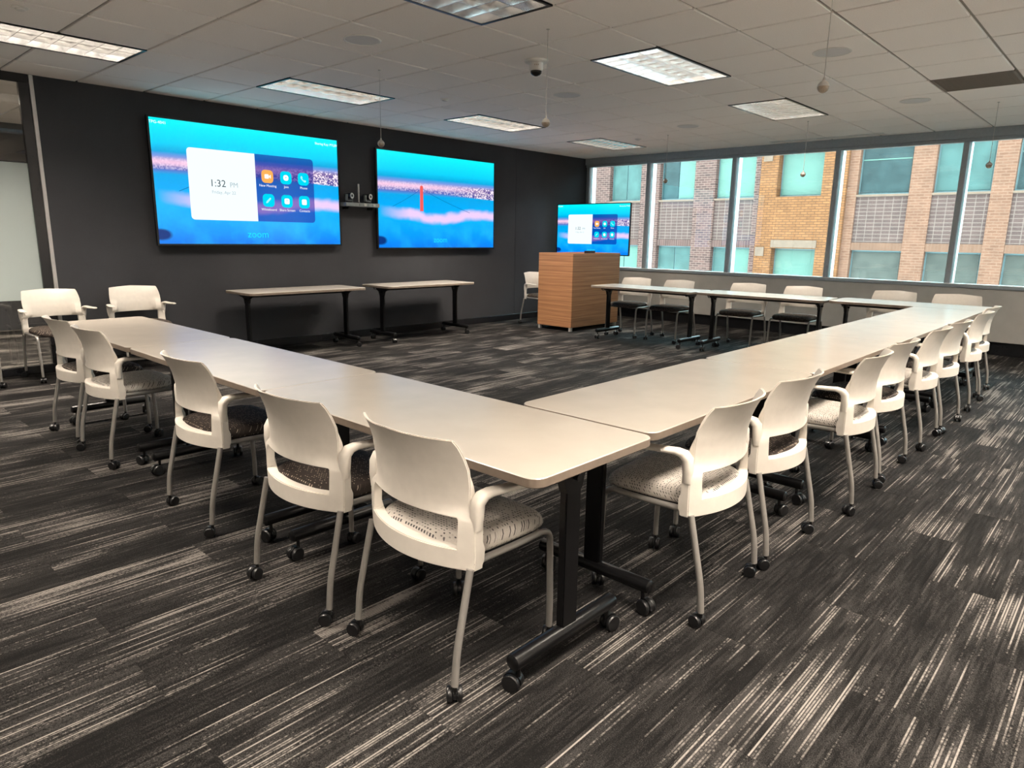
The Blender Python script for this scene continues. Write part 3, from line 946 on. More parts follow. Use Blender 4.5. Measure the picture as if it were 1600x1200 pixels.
def make_table():
    t = bpy.data.objects.new('training_table', None)
    COL.objects.link(t)
    obj('tabletop', top_me, t)
    for s in (-1, 1):
        x = s * (TL / 2 - INS)
        obj('leg_column', box_me(-0.0145, 0.0145, -0.038, 0.038, 0.118, 0.672, M['blackmetal'], 0.004, 2, name='leg_column'), t, (x, 0, 0))
        bm = bmesh.new()
        add_lathe(bm, [(0.018, -0.268), (0.0255, -0.262), (0.0265, -0.255), (0.0265, 0.255), (0.0255, 0.262), (0.018, 0.268)], 18, (0, 0, 0.110), 'Y')
        obj('foot', finish(bm, 'foot', 40, (M['blackmetal'],)), t, (x, 0, 0))
        # flip bracket and its release handle
        bm = bmesh.new()
        add_box(bm, -0.020, 0.020, -0.17, 0.17, 0.690, 0.7065, 0.003)
        rings = []
        for xx in (-0.0155, 0.0155):
            rings.append([(xx, -0.12, 0.690), (xx, -0.055, 0.650), (xx, -0.0385, 0.600), (xx, 0.0385, 0.600), (xx, 0.055, 0.650), (xx, 0.12, 0.690)])
        add_rings(bm, rings)
        obj('flip_bracket', finish(bm, 'flip_bracket', 30, (M['blackmetal'],)), t, (x, 0, 0))
        bm = bmesh.new()
        hp = fillet([(0, 0.05, 0.682), (0, 0.10, 0.670), (0, 0.165, 0.670), (0, 0.19, 0.700)], 0.03, 4)
        add_tube(bm, hp, 0.0055, 8)
        add_lathe(bm, [(0.012, -0.034), (0.012, 0.034)], 12, (0, 0, 0.648), 'X')
        obj('release_handle', finish(bm, 'release_handle', 40, (M['black'],)), t, (x, 0, 0))
        for k, ys in enumerate((-0.235, 0.235)):
            add_caster(t, x, ys, 0.5 + s * 0.7 + k * 2.1, t_hood, t_wheel, 0.0165, 0.018, T_RAD)
    obj('stretcher', box_me(-TL / 2 + INS + 0.021, TL / 2 - INS - 0.021, -0.018, 0.018, 0.664, 0.690, M['blackmetal'], 0.003, name='stretcher'), t)
    return t
TABLES = []
G1, G2, G3, G4 = 'tables in the row facing the windows', 'tables in the row facing the wall screens', 'tables along the windows', 'tables against the charcoal wall'
ordn = ('first', 'second', 'third', 'fourth', 'fifth', 'sixth', 'seventh', 'eighth')
for k, y in enumerate((1.140, 2.6645, 4.189)):
    TABLES.append((1.650, y + TL / 2, PI / 2, 'cream folding table, %s from the corner in the row leading to the glass partition' % ordn[k], G1))
for k, x in enumerate((1.972, 3.497, 5.022, 6.547)):
    TABLES.append((x + TL / 2, 1.465, 0, 'cream folding table, %s from the corner in the row leading to the windows' % ordn[k], G2))
TABLES += [(8.105, 4.965, PI / 2, 'cream folding table on black wheeled legs beside the wooden lectern', G3),
           (8.225, 3.415, PI / 2 + 0.055, 'cream folding table along the windows, middle one of the three', G3),
           (8.379, 1.872, PI / 2, 'cream folding table along the windows, farthest of the three from the lectern', G3),
           (4.315, 7.43, 0, 'cream folding table against the charcoal wall under the screen with the clock', G4),
           (6.14, 7.385, 0, 'cream folding table against the charcoal wall under the screen with the red bridge tower', G4)]
tproto = make_table()
for k, (x, y, rz, lb, g) in enumerate(TABLES):
    t = tproto if k == 0 else copy_tree(tproto)
    t.location = (x, y, 0)
    t.rotation_euler = (0, 0, rz)
    tag(t, lb, 'table', g)

# ------------------------------------------------------------------ chairs
def lerp_tab(tab, z):
    if z <= tab[0][0]:
        return tab[0][1]
    for (a, va), (b, vb) in zip(tab, tab[1:]):
        if z <= b:
            t = (z - a) / (b - a)
            return va + (vb - va) * t
    return tab[-1][1]
def back_mesh():
    W = [(0.40, 0.261), (0.46, 0.266), (0.555, 0.267), (0.566, 0.262), (0.585, 0.238), (0.61, 0.234), (0.64, 0.237), (0.68, 0.241), (0.72, 0.241), (0.76, 0.237), (0.80, 0.230), (0.825, 0.2235)]
    YS = [(0.40, -0.150), (0.50, -0.150), (0.555, -0.150), (0.60, -0.146), (0.66, -0.147), (0.72, -0.156), (0.77, -0.173), (0.80, -0.187), (0.825, -0.203)]
    BU = [(0.40, 0.080), (0.47, 0.078), (0.565, 0.064), (0.65, 0.066), (0.74, 0.070), (0.825, 0.074)]
    us = [-1, -0.97, -0.93, -0.88, -0.83, -0.795]
    us = us + [-0.795 + 1.59 * k / 20 for k in range(1, 20)] + [-u for u in us[::-1]]
    zs = [0.405, 0.418, 0.432, 0.448, 0.464, 0.472, 0.495, 0.518, 0.540, 0.558, 0.566, 0.585, 0.605, 0.625, 0.645, 0.662, 0.68, 0.70, 0.72, 0.74, 0.76, 0.78, 0.80, 0.814, 0.825]
    hl, hh = 0.472, 0.566
    nu, nz = len(us), len(zs)
    bm = bmesh.new()
    def pos(u, z, front):
        w = lerp_tab(W, z)
        # lower rim wraps further forward at its ends
        y = lerp_tab(YS, z) - lerp_tab(BU, z) * (1 - u * u)
        zz = z - 0.010 * abs(u) * max(0.0, (z - 0.70) / 0.125) ** 1.5
        rim = 1.0 if z <= hl + 1e-4 else 0.0
        upw = 1.0 if (abs(u) >= 0.794 and z < 0.605) else 0.0
        if abs(u) >= 0.794 and 0.605 <= z < 0.70:
            upw = (0.70 - z) / 0.095
        th = 0.0085 + 0.033 * max(rim, 0.75 * upw)
        if rim and z < 0.43:
            th -= 0.006
        x = u * w
        if front:
            y += th
            if upw and not rim:
                x *= 1.0
        return (x, y, zz)
    vr = [[bm.verts.new(pos(u, z, False)) for u in us] for z in zs]
    vf = [[bm.verts.new(pos(u, z, True)) for u in us] for z in zs]
    def solid(i, j):
        if not (0 <= i < nz - 1 and 0 <= j < nu - 1):
            return False
        zc, uc = (zs[i] + zs[i + 1]) / 2, (us[j] + us[j + 1]) / 2
        return not (hl < zc < hh and abs(uc) < 0.795)
    for i in range(nz - 1):
        for j in range(nu - 1):
            if not solid(i, j):
                continue
            bm.faces.new((vr[i][j], vr[i][j + 1], vr[i + 1][j + 1], vr[i + 1][j]))
            bm.faces.new((vf[i][j], vf[i + 1][j], vf[i + 1][j + 1], vf[i][j + 1]))
            for di, dj, a, b in ((-1, 0, (i, j), (i, j + 1)), (1, 0, (i + 1, j + 1), (i + 1, j)), (0, -1, (i + 1, j), (i, j)), (0, 1, (i, j + 1), (i + 1, j + 1))):
                if not solid(i + di, j + dj):
                    bm.faces.new((vr[a[0]][a[1]], vf[a[0]][a[1]], vf[b[0]][b[1]], vr[b[0]][b[1]]))
    bmesh.ops.remove_doubles(bm, verts=bm.verts[:], dist=1e-5)
    for v in [v for v in bm.verts if not v.link_faces]:
        bm.verts.remove(v)
    bmesh.ops.recalc_face_normals(bm, faces=bm.faces[:])
    ed = [e for e in bm.edges if len(e.link_faces) == 2 and e.calc_face_angle(0) > math.radians(48)]
    bmesh.ops.bevel(bm, geom=ed, offset=0.0042, segments=2, affect='EDGES', clamp_overlap=True)
    return finish(bm, 'chair_back', 50, (M['plastic'],))
def arm_mesh(s):
    """upright shoulder that bends forward into a flat armrest"""
    path = [((0.2585, -0.137, 0.535), (0, 0, 1), 0.0125, 0.016), ((0.258, -0.137, 0.580), (0, 0, 1), 0.0215, 0.0175), ((0.2585, -0.134, 0.620), (0, 0.35, 0.94), 0.0235, 0.018),
            ((0.264, -0.120, 0.640), (0, 0.75, 0.66), 0.0235, 0.016), ((0.270, -0.096, 0.647), (0, 1, 0.1), 0.024, 0.012), ((0.275, -0.05, 0.646), (0, 1, -0.02), 0.0255, 0.0098),
            ((0.282, 0.01, 0.645), (0, 1, 0), 0.027, 0.009), ((0.288, 0.062, 0.646), (0, 1, 0.02), 0.026, 0.009), ((0.289, 0.098, 0.647), (0, 1, 0), 0.021, 0.008), ((0.288, 0.114, 0.647), (0, 1, 0), 0.012, 0.005)]
    bm = bmesh.new()
    rings = []
    for p, t, hw, ht in path:
        p, t = Vector(p), Vector(t).normalized()
        a = Vector((1, 0, 0))
        b = t.cross(a)
        ring = []
        for k in range(14):
            an = 2 * PI * k / 14
            c, sn = math.cos(an), math.sin(an)
            c = math.copysign(abs(c) ** 0.7, c)
            sn = math.copysign(abs(sn) ** 0.7, sn)
            q = p + a * (c * hw) + b * (sn * ht)
            ring.append((q.x * s, q.y, q.z))
        rings.append(ring)
    add_rings(bm, rings)
    return finish(bm, 'armrest', 50, (M['plastic'],))
def seat_mesh(mat):
    bm = bmesh.new()
    n = 48
    prof = [(0.02, 0.484), (0.35, 0.485), (0.65, 0.486), (0.82, 0.484), (0.92, 0.478), (0.97, 0.469), (0.995, 0.457), (1.0, 0.446), (0.985, 0.437), (0.93, 0.433)]
    rings = []
    for s, z in prof:
        r = []
        for k in range(n):
            a = 2 * PI * k / n
            c, sn = math.cos(a), math.sin(a)
            x = math.copysign(abs(c) ** 0.42, c) * 0.236
            y = math.copysign(abs(sn) ** 0.46, sn) * 0.222
            # narrower and rounder at the rear to sit inside the back rim
            if y < 0:
                x *= 1 - 0.16 * (y / 0.222) ** 4
            drop = 0.018 * max(0.0, (s * y / 0.222 - 0.55) / 0.45) ** 2
            r.append((x * s, 0.030 + y * s, z - drop))
        rings.append(r)
    add_rings(bm, rings)
    return finish(bm, 'chair_seat', 60, (mat,))
C_RAD = 0.0245
c_hood = caster_hood(C_RAD, 0.012, 0.068, 0.014)
c_wheel = wheel_pair(C_RAD, 0.017, 0)
back_me, arm_r, arm_l = back_mesh(), arm_mesh(1), arm_mesh(-1)
seat_mes = {'light': seat_mesh(M['light_fabric']), 'dark': seat_mesh(M['dark_fabric'])}
def leg_front(s):
    return tube_me(fillet([(s * 0.238, 0.225, 0.060), (s * 0.238, 0.226, 0.15), (s * 0.240, 0.214, 0.428), (s * 0.243, 0.04, 0.424), (s * 0.250, -0.150, 0.430)], 0.05, 6), 0.0115, M['steel'], 10, 'front_leg')
def leg_rear(s):
    return tube_me(fillet([(s * 0.258, -0.225, 0.060), (s * 0.258, -0.216, 0.165), (s * 0.254, -0.159, 0.415)], 0.04, 5), 0.0118, M['steel'], 10, 'rear_leg')
lf = {s: leg_front(s) for s in (-1, 1)}
lr = {s: leg_rear(s) for s in (-1, 1)}
rail_me = tube_me([(-0.232, 0.175, 0.421), (0, 0.178, 0.421), (0.232, 0.175, 0.421)], 0.009, M['steel'], 8, 'seat_rail')
pan_me = slab_me(0.40, 0.36, 0.05, 0.418, 0.432, M['black'], M['black'])
def make_chair(kind):
    t = bpy.data.objects.new('armchair', None)
    COL.objects.link(t)
    obj('backrest', back_me, t)
    obj('armrest', arm_r, t)
    obj('armrest', arm_l, t)
    obj('seat', seat_mes[kind], t)
    obj('seat_pan', pan_me, t)
    obj('seat_rail', rail_me, t)
    for s in (-1, 1):
        obj('leg', lf[s], t)
        obj('leg', lr[s], t)
    for x, y, a in ((-0.258, -0.225, 0.0), (0.258, -0.225, 0.0), (-0.238, 0.225, 0.0), (0.238, 0.225, 0.0)):
        add_caster(t, x, y, a, c_hood, c_wheel, 0.015, 0.014, C_RAD)
    return t
protos = {'light': make_chair('light'), 'dark': make_chair('dark')}
used = {'light': False, 'dark': False}
SEAT = {'light': 'pale dotted', 'dark': 'dark brown'}
CH = []
for k, (x, y, kind) in enumerate(((1.246, 1.604, 'light'), (1.214, 2.260, 'dark'), (1.258, 3.276, 'dark'), (1.250, 4.620, 'light'), (1.256, 5.256, 'dark'))):
    CH.append((x + 0.225, y, -PI / 2, kind, 'white armchair with %s seat, %s from the table corner facing the windows' % (SEAT[kind], ordn[k]), 'armchairs in the row facing the windows', (-0.03, 0.02, -0.02, 0.01, 0.0)[k]))
for k, (x, y, kind) in enumerate(((2.385, 1.03, 'light'), (3.02, 1.035, 'dark'), (3.904, 0.978, 'light'), (4.554, 0.998, 'dark'), (5.425, 0.993, 'light'), (6.05, 0.98, 'dark'), (7.018, 0.982, 'light'), (7.665, 1.025, 'dark'))):
    CH.append((x, y + 0.225, 0, kind, 'white armchair on casters, %s from the table corner facing the wall screens' % ordn[k], 'armchairs in the row facing the wall screens', (0.05, -0.01, 0.05, -0.03, 0.02, -0.04, 0.02, 0.0)[k]))
for k, (x, y) in enumerate(((8.47, 5.50), (8.47, 4.82), (8.685, 3.905), (8.705, 3.20), (8.85, 2.20), (8.85, 1.56))):
    CH.append((x, y, PI / 2, 'dark', 'white armchair with dark seat, %s from the lectern, backing onto the windows' % ordn[k], 'armchairs in the row along the windows', (0.04, -0.05, 0.03, 0.0, -0.02, 0.02)[k]))
CH.append((1.855, 7.55, PI, 'dark', 'white armchair with brown dotted seat against the grey strip beside the frosted glass', 'armchairs along the charcoal wall', 0.02))
CH.append((2.595, 7.55, PI, 'dark', 'white armchair standing against the charcoal fabric wall next to the grey metal strip', 'armchairs along the charcoal wall', -0.02))
CH.append((1.07, 7.55, PI, 'dark', 'white armchair standing against the frosted glass partition, mostly out of sight', 'armchairs along the charcoal wall', 0.0))
CH.append((8.535, 7.215, PI, 'dark', 'white armchair standing between the wooden lectern and the charcoal wall', None, 0.03))
for x, y, rz, kind, lb, g, dr in CH:
    if used[kind]:
        t = copy_tree(protos[kind])
    else:
        t = protos[kind]
        used[kind] = True
    t.location = (x, y, 0)
    t.rotation_euler = (0, 0, rz + dr)
    tag(t, lb, 'chair', g)
    if g is None and 'group' in t:
        del t['group']
    for c in t.children:
        if c.name.startswith('caster'):
            c.rotation_euler = (0, 0, random.uniform(-PI, PI))

# ------------------------------------------------------------------ televisions
def text_me(s, size, mat, ax='CENTER'):
    cu = bpy.data.curves.new('text', 'FONT')
    cu.body = s
    cu.size = size
    cu.align_x = ax
    cu.align_y = 'CENTER'
    cu.resolution_u = 3
    to = bpy.data.objects.new('text_tmp', cu)
    COL.objects.link(to)
    dg = bpy.context.evaluated_depsgraph_get()
    me = bpy.data.meshes.new_from_object(to.evaluated_get(dg))
    bpy.data.objects.remove(to)
    bpy.data.curves.remove(cu)
    # text lies in XY: stand it up in XZ facing -Y
    for v in me.vertices:
        x, y, z = v.co
        v.co = (x, 0, y)
    me.materials.clear()
    me.materials.append(mat)
    return me
def flat_me(pts, mat, y=0.0, uvf=None):
    me = bpy.data.meshes.new('flat')
    me.from_pydata([(x, y, z) for x, z in pts], [], [list(range(len(pts)))])
    me.update()
    uvl = me.uv_layers.new(name='UVMap')
    if uvf:
        for l in me.loops:
            c = me.vertices[l.vertex_index].co
            uvl.data[l.index].uv = uvf(c.x, c.z)
    me.materials.append(mat)
    return me
def rrect(cx, cz, w, h, r, seg=5, corners=(1, 1, 1, 1)):
    pts = []
    for (sx, sz, a0), c in zip(((1, 1, 0), (-1, 1, 90), (-1, -1, 180), (1, -1, 270)), corners):
        if not c:
            pts.append((cx + sx * w / 2, cz + sz * h / 2))
            continue
        for k in range(seg + 1):
            a = math.radians(a0 + 90 * k / seg)
            pts.append((cx + sx * (w / 2 - r) + r * math.cos(a), cz + sz * (h / 2 - r) + r * math.sin(a)))
    return pts
def make_tv(name, label, loc, rz, w, h, ui, depth=0.075):
    """origin at the centre of the screen; the picture faces local -Y"""
    t = thing(name, label, 'television', loc, rz)
    bm = bmesh.new()
    add_box(bm, -w / 2, w / 2, 0.0, depth * 0.45, -h / 2, h / 2, 0.004)
    add_box(bm, -w * 0.36, w * 0.36, depth * 0.45, depth, -h * 0.36, h * 0.30, 0.006)
    obj('cabinet', finish(bm, 'tv_cabinet', 30, (M['bezel'],)), t)
    bz = 0.016 * w / 2.27 + 0.004
    bm = bmesh.new()
    add_box(bm, -w / 2, w / 2, -0.006, -0.0005, h / 2 - bz, h / 2, 0.001)
    add_box(bm, -w / 2, w / 2, -0.006, -0.0005, -h / 2, -h / 2 + bz, 0.001)
    add_box(bm, -w / 2, -w / 2 + bz, -0.006, -0.0005, -h / 2 + bz, h / 2 - bz, 0.001)
    add_box(bm, w / 2 - bz, w / 2, -0.006, -0.0005, -h / 2 + bz, h / 2 - bz, 0.001)
    obj('bezel', finish(bm, 'tv_bezel', 30, (M['bezel'],)), t)
    sw, sh = w - 2 * bz, h - 2 * bz
    uvf = lambda x, z: (x / w + 0.5, z / h + 0.5)
    U = lambda u: (u - 0.5) * w
    V = lambda v: (v - 0.5) * h
    scr = obj('screen', flat_me([(-sw / 2, -sh / 2), (sw / 2, -sh / 2), (sw / 2, sh / 2), (-sw / 2, sh / 2)], M['wallpaper'], -0.0012, uvf), t)
    def el(nm, pts, mat, lay):
        return obj(nm, flat_me(pts, mat, -0.0014 - 0.0004 * lay, uvf), scr)
    def tx(nm, s, u, v, size, mat, lay=4, ax='CENTER'):
        return obj(nm, text_me(s, size * h, mat, ax), scr, (U(u), -0.0014 - 0.0004 * lay, V(v)))
    def strip(nm, pts, wd, mat, lay):
        L = []
        R = []
        for i, (u, v) in enumerate(pts):
            L.append((U(u), V(v) + wd * h))
            R.append((U(u), V(v) - wd * h))
        return el(nm, R + L[::-1], mat, lay)
    # bridge tower and cables in the picture
    for sgn, u1, v1 in ((-1, 0.118, 0.436), (1, 0.762, 0.405)):
        pts = []
        for k in range(9):
            q = k / 8
            pts.append((0.344 + (u1 - 0.344) * q, 0.645 + (v1 - 0.645) * (q ** 0.8)))
        if sgn < 0:
            pts = pts[::-1]
        strip('bridge_cable', pts, 0.0022, M['uinavy'], 0)
    el('bridge_tower', [(U(0.331), V(0.40)), (U(0.359), V(0.40)), (U(0.357), V(0.655)), (U(0.350), V(0.665)), (U(0.340), V(0.665)), (U(0.333), V(0.655))], M['uired'], 1)
    tx('logo_text', 'zoom', 0.500, 0.098, 0.088, M['uilogo'])
    if ui:
        el('clock_card', rrect(U(0.335), V(0.5), 0.338 * w, 0.574 * h, 0.03 * h, 5, (0, 1, 1, 0)), M['uicard'], 2)
        el('menu_panel', rrect(U(0.670), V(0.5), 0.332 * w, 0.574 * h, 0.03 * h, 5, (1, 0, 0, 1)), M['uipanel'], 2)
        tx('clock_text', '1:32', 0.306, 0.514, 0.082, M['uidark'])
        tx('clock_suffix', 'PM', 0.387, 0.508, 0.058, M['uigrey'])
        tx('date_text', 'Friday, Apr 22', 0.334, 0.443, 0.036, M['uigrey'])
        icons = [(0.568, 0.604, 'uiorange', 'New Meeting'), (0.672, 0.604, 'uicyan', 'Join'), (0.774, 0.604, 'uicyan', 'Phone'),
                 (0.568, 0.398, 'uicyan', 'Whiteboard'), (0.672, 0.398, 'uicyan', 'Share Screen'), (0.774, 0.398, 'uicyan', 'Contacts')]
        s = 0.112 * h
        for k, (u, v, mt, lb) in enumerate(icons):
            el('app_icon', rrect(U(u), V(v), s, s, 0.034 * h, 5), M[mt], 3)
            tx('icon_caption', lb, u, v - 0.080, 0.030, M['uiwhite'])
            q = 0.02 * h
            X, Z = U(u), V(v)
            if k == 0:
                el('icon_mark', rrect(X - 0.35 * q, Z, 2.0 * q, 1.9 * q, 0.4 * q, 3), M['uiwhite'], 4)
                el('icon_mark', [(X + 0.8 * q, Z - 0.25 * q), (X + 1.6 * q, Z - 0.85 * q), (X + 1.6 * q, Z + 0.85 * q), (X + 0.8 * q, Z + 0.25 * q)], M['uiwhite'], 4)
            elif k == 2:
                el('icon_mark', [(X - 1.3 * q, Z + 1.2 * q), (X - 0.6 * q, Z + 1.4 * q), (X - 0.35 * q, Z + 0.5 * q), (X - 0.6 * q, Z + 0.25 * q), (X + 0.25 * q, Z - 0.6 * q),
                                 (X + 0.5 * q, Z - 0.35 * q), (X + 1.4 * q, Z - 0.6 * q), (X + 1.2 * q, Z - 1.3 * q), (X + 0.5 * q, Z - 1.4 * q), (X - 0.6 * q, Z - 0.6 * q), (X - 1.4 * q, Z + 0.4 * q)], M['uipale'], 4)
            elif k == 3:
                el('icon_mark', [(X - 1.3 * q, Z - 1.3 * q), (X - 0.5 * q, Z - 1.1 * q), (X + 1.3 * q, Z + 0.8 * q), (X + 0.8 * q, Z + 1.3 * q), (X - 1.1 * q, Z - 0.5 * q)], M['uipale'], 4)
            else:
                el('icon_mark', rrect(X, Z, 2.5 * q, 2.5 * q, (1.0 if k == 1 else 0.6) * q, 4), M['uiwhite'], 4)
                mk = {1: '+', 4: '\u2191', 5: '\u2022'}[k]
                tx('icon_symbol', '+' if k == 1 else ('^' if k == 4 else ':'), u, v, 0.040, M['uicyan'], 5)
        tx('room_text', 'TPG-4041', 0.046, 0.951, 0.032, M['uiwhite'])
        tx('share_text', 'Sharing Key: PYLJBH', 0.926, 0.936, 0.030, M['uiwhite'])
    return t
make_tv('television', 'large wall screen showing a clock card reading 1:32 and app icons', ((2.900 + 5.172) / 2, YW - 0.081, (1.232 + 2.547) / 2), 0, 2.272, 1.315, True)
make_tv('television', 'large wall screen showing a red bridge tower above fog with no menu', ((5.747 + 8.0) / 2, YW - 0.081, (1.187 + 2.508) / 2), 0, 2.262, 1.320, False)
TVX = 9.46
make_tv('television', 'smaller screen on a floor stand behind the wooden lectern showing a clock card', (TVX, 6.945, 1.519), -PI / 2, 1.490, 0.835, True, 0.06)
st = thing('television_stand', 'black wheeled floor stand behind the wooden lectern carrying the smaller screen', 'stand', (TVX + 0.10, 6.945, 0))
obj('column', box_me(-0.025, 0.025, -0.05, 0.05, 0.06, 1.55, M['blackmetal'], 0.004, name='stand_column'), st)
obj('mount_plate', box_me(-0.038, -0.0255, -0.22, 0.22, 1.40, 1.62, M['blackmetal'], 0.003, name='mount_plate'), st)
for s in (-1, 1):
    obj('base_leg', box_me(-0.24, 0.24, s * 0.30 - 0.025, s * 0.30 + 0.025, 0.062, 0.095, M['blackmetal'], 0.004, name='base_leg'), st)
    for x in (-0.21, 0.21):
        add_caster(st, x, s * 0.30, 0.6, c_hood, c_wheel, 0.015, 0.014, C_RAD)
obj('base_bar', box_me(-0.024, 0.024, -0.274, 0.274, 0.0625, 0.0945, M['blackmetal'], 0.003, name='base_bar'), st)

# shelf with two cameras and an upright sensor between the screens
sh = thing('camera_shelf', 'narrow grey wall shelf between the two large screens', 'shelf', (5.47, YW - 0.001, 1.726))
obj('shelf_board', box_me(-0.262, 0.262, -0.16, -0.002, 0.006, 0.054, M['devgrey'], 0.004, name='shelf_board'), sh)
for x in (-0.20, 0.18):
    obj('shelf_bracket', box_me(x - 0.012, x + 0.012, -0.13, -0.002, -0.03, 0.0055, M['blackmetal'], 0.002, name='shelf_bracket'), sh)
for k in range(4):
    obj('connector', box_me(-0.02, 0.02, -0.168, -0.1605, 0.014, 0.046, M['trimgrey'] if k % 2 else M['devgrey'], 0.002, name='connector'), sh, (-0.04 + 0.07 * k, 0, 0))
for x, lb in ((-0.165, 'black tilting conference camera on the shelf beside the screen with the clock'), (0.125, 'black tilting conference camera on the shelf beside the screen with the bridge tower')):
    c = thing('conference_camera', lb, 'camera', (5.47 + x, YW - 0.085, 1.781), 0.25, 'conference cameras on the shelf')
    obj('foot', lathe_me([(0.048, 0.0), (0.050, 0.006), (0.046, 0.020), (0.03, 0.024)], M['black'], 24, name='camera_foot'), c)
    bm = bmesh.new()
    for s in (-1, 1):
        add_box(bm, s * 0.048 - 0.006, s * 0.048 + 0.006, -0.02, 0.02, 0.022, 0.105, 0.003)
    add_box(bm, -0.042, 0.042, -0.02, 0.02, 0.0245, 0.034, 0.002)
    obj('yoke', finish(bm, 'camera_yoke', 30, (M['devgrey'],)), c)
    obj('head', lathe_me([(0.020, -0.052), (0.033, -0.050), (0.037, -0.040), (0.038, 0.02), (0.036, 0.045), (0.022, 0.055)], M['black'], 24, 'Y', (0, 0, 0.085), name='camera_head'), c)
    obj('lens_ring', lathe_me([(0.031, -0.056), (0.035, -0.056), (0.036, -0.0525), (0.030, -0.0525)], M['trimgrey'], 24, 'Y', (0, 0, 0.085), name='lens_ring'), c)
    obj('lens', lathe_me([(0.001, -0.0575), (0.015, -0.057), (0.019, -0.0535)], M['lens'], 20, 'Y', (0, 0, 0.085), name='camera_lens'), c)
an = thing('upright_antenna', 'thin pale upright antenna on the shelf between the two conference cameras', 'antenna', (5.455, YW - 0.085, 1.781))
obj('rod', lathe_me([(0.010, 0.012), (0.0105, 0.13), (0.013, 0.135), (0.013, 0.235), (0.008, 0.240)], M['trimgrey'], 14, name='antenna_rod'), an)
obj('base', lathe_me([(0.020, 0.0), (0.020, 0.008), (0.011, 0.0118)], M['black'], 16, name='antenna_base'), an)

# ------------------------------------------------------------------ lectern
LX0, LY0, LW, LD, LZ0, LZ1 = 8.085, 6.255, 1.20, 0.66, 0.060, 1.155
lec = thing('lectern', 'wooden lectern cabinet with horizontal grain on short metal feet', 'lectern', (LX0, LY0, 0), math.radians(-0.5))
obj('side_panel', box_me(0, 0.022, 0.0, LD, LZ0, LZ1 - 0.004, M['wood'], 0.0015, name='lectern_side'), lec)
obj('front_panel', box_me(0.0225, LW, 0.0, 0.022, LZ0, LZ1 - 0.004, M['wood'], 0.0015, name='lectern_front'), lec)
obj('side_panel', box_me(LW - 0.022, LW, 0.0225, LD, LZ0, LZ1 - 0.004, M['wood'], 0.0015, name='lectern_side_far'), lec)
obj('rear_panel', box_me(0.0225, LW - 0.0225, LD - 0.022, LD, LZ0, LZ1 - 0.004, M['wood'], 0.0015, name='lectern_rear'), lec)
obj('bottom_panel', box_me(0.0225, LW - 0.0225, 0.0225, LD - 0.0225, LZ0, LZ0 + 0.02, M['wood'], name='lectern_bottom'), lec)
obj('top_panel', box_me(0.0225, LW - 0.0225, 0.0225, LD - 0.0225, LZ1 - 0.05, LZ1 - 0.025, M['wood'], 0.001, name='lectern_top'), lec)
for x, y in ((0.03, 0.03), (LW - 0.03, 0.03), (0.03, LD - 0.03), (LW - 0.03, LD - 0.03)):
    obj('foot', box_me(x - 0.022, x + 0.022, y - 0.022, y + 0.022, 0.0, LZ0 - 0.0005, M['trimgrey'], 0.002, name='lectern_foot'), lec)
tb = thing('touch_panel', 'thin black touch panel tilted on top of the wooden lectern', 'touch panel', (LX0 + 0.62, LY0 + 0.16, LZ1 - 0.024))
o = obj('panel', box_me(-0.13, 0.13, -0.01, 0.01, 0.012, 0.055, M['bezel'], 0.003, name='touch_panel'), tb)
obj('stand', box_me(-0.06, 0.06, -0.03, 0.04, 0.0, 0.0118, M['black'], 0.002, name='touch_panel_stand'), tb)

# ------------------------------------------------------------------ brick building across the street
FX = 22.0
bld = thing('brick_building', 'brick office building across the street seen through the windows', 'building', (FX, 6.0, -9.0))
ZB = 9.0   # local z of the room's floor level
def bpart(nm, x0, x1, y0, y1, z0, z1, mat, parent=bld):
    me = box_me(x0, x1, y0 - 6.0, y1 - 6.0, z0 + ZB, z1 + ZB, mat, name=nm)
    return obj(nm, me, parent)
colsY = [(21.8, 20.45), (19.7, 18.35), (17.55, 16.2), (15.40, 14.05), (13.28, 11.92), (11.16, 9.80), (9.03, 7.67), (6.71, 5.34), (4.77, 3.43), (2.95, 1.60), (0.95, -0.40), (-1.05, -2.40), (-3.1, -4.45)]
ZBOT, ZTOP = -9.0, 5.5
rowsZ = [(-6.05, -4.65), (-3.2, -1.80), (-0.26, 1.14), (2.72, 4.12)]
def zone(y):
    return 'grey' if y > 9.55 else ('orange' if y > 6.95 else 'tan')
# piers
pier_edges = [25.0] + [v for c in colsY for v in c] + [-7.0]
for k in range(0, len(pier_edges), 2):
    ya, yb = pier_edges[k], pier_edges[k + 1]
    if ya > 9.58 > yb:
        bpart('brick_pier', 0, 0.5, 9.58, ya, ZBOT, ZTOP, M['brick_grey'])
        bpart('brick_pier', -0.12, 0.5, yb, 9.579, ZBOT, ZTOP, M['brick_orange'])
    elif ya > 6.95 > yb:
        bpart('brick_pier', -0.12, 0.5, 6.98, ya, ZBOT, ZTOP, M['brick_orange'])
        bpart('brick_pier', 0, 0.5, yb, 6.979, ZBOT, ZTOP, M['brick_tan'])
    else:
        z = zone((ya + yb) / 2)
        bpart('brick_pier', 0, 0.5, yb, ya, ZBOT, ZTOP, M['brick_' + z])
BL = {(4, 3): 'half', (6, 3): 'blind', (6, 2): 'blind', (5, 3): 'blind', (3, 3): 'teal', (7, 3): 'dark', (8, 3): 'teal', (5, 2): 'halfblind', (4, 2): 'teal', (9, 3): 'dark', (7, 2): 'grey', (8, 2): 'grey', (9, 2): 'grey'}
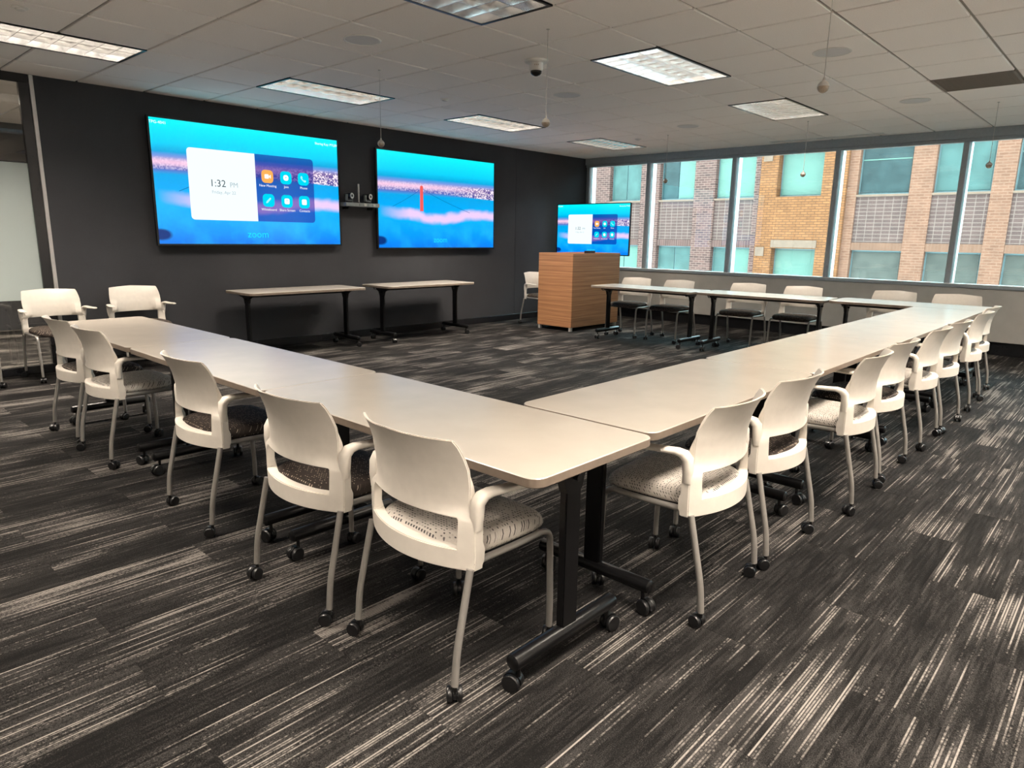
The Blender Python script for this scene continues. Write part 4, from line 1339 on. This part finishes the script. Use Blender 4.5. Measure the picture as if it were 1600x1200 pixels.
for ci, (ya, yb) in enumerate(colsY):
    z = zone((ya + yb) / 2)
    zs = [ZBOT] + [v for r in rowsZ for v in r] + [ZTOP]
    for k in range(0, len(zs), 2):
        a, b = zs[k], zs[k + 1]
        if z == 'orange':
            bpart('brick_spandrel', -0.12, 0.5, yb, ya, a, b - 0.0005, M['brick_orange'])
        else:
            bpart('spandrel_panel', 0.06, 0.5, yb, ya, a + 0.221, b - 0.06, M['spandrel'])
            bpart('soldier_course', 0.02, 0.5, yb, ya, a, a + 0.22, M['soldier_grey' if z == 'grey' else 'soldier_tan'])
            bpart('window_ledge', 0.0, 0.5, yb, ya, b - 0.0595, b - 0.0005, M['stone'])
    for ri, (a, b) in enumerate(rowsZ):
        f = bpart('building_window', 0.20, 0.30, yb + 0.001, ya - 0.001, a, b, M['facframe'])
        kind = BL.get((ci, ri), ('dark', 'teal', 'teal', 'blind')[(ci * 3 + ri * 5) % 4])
        mid = (ya + yb) / 2
        mats = {'blind': ('blind', 'blind'), 'teal': ('paneteal', 'paneteal'), 'dark': ('panedark', 'panedark'), 'grey': ('panegrey', 'panegrey'), 'half': ('panedark', 'blind'), 'halfblind': ('paneteal', 'blind')}[kind]
        if z == 'grey' or kind in ('half', 'halfblind'):
            bpart('pane', 0.17, 0.1995, mid + 0.02, ya - 0.05, a + 0.05, b - 0.05, M[mats[0]], f)
            bpart('pane', 0.17, 0.1995, yb + 0.05, mid - 0.02, a + 0.05, b - 0.05, M[mats[1]], f)
        else:
            bpart('pane', 0.17, 0.1995, yb + 0.05, ya - 0.05, a + 0.05, b - 0.05, M[mats[0]], f)
        if kind == 'dark':
            bpart('blind_rail', 0.155, 0.1695, yb + 0.05, ya - 0.05, b - 0.45, b - 0.42, M['blind'], f)
        if z == 'orange':
            bpart('lintel', -0.16, -0.1205, yb - 0.02, ya + 0.02, b + 0.03, b + 0.26, M['stone'])
bpart('roof_parapet', -0.2, 0.6, -7.0, 25.0, ZTOP + 0.001, ZTOP + 0.5, M['stone'])
bpart('core_wall', 0.51, 0.8, -7.0, 25.0, ZBOT, ZTOP, M['facframe'])
for y, zz in ((9.36, 3.95), (9.40, 1.05)):
    bpart('wall_plate', -0.16, -0.1205, y - 0.14, y + 0.14, zz - 0.16, zz + 0.12, M['stone'])
st_ground = struct('ground_street', box_me(XW + 1.0, 40, -12, 30, -9.1, -9.0, plain('pale_paving', (0.42, 0.41, 0.40), 0.9), name='street'))
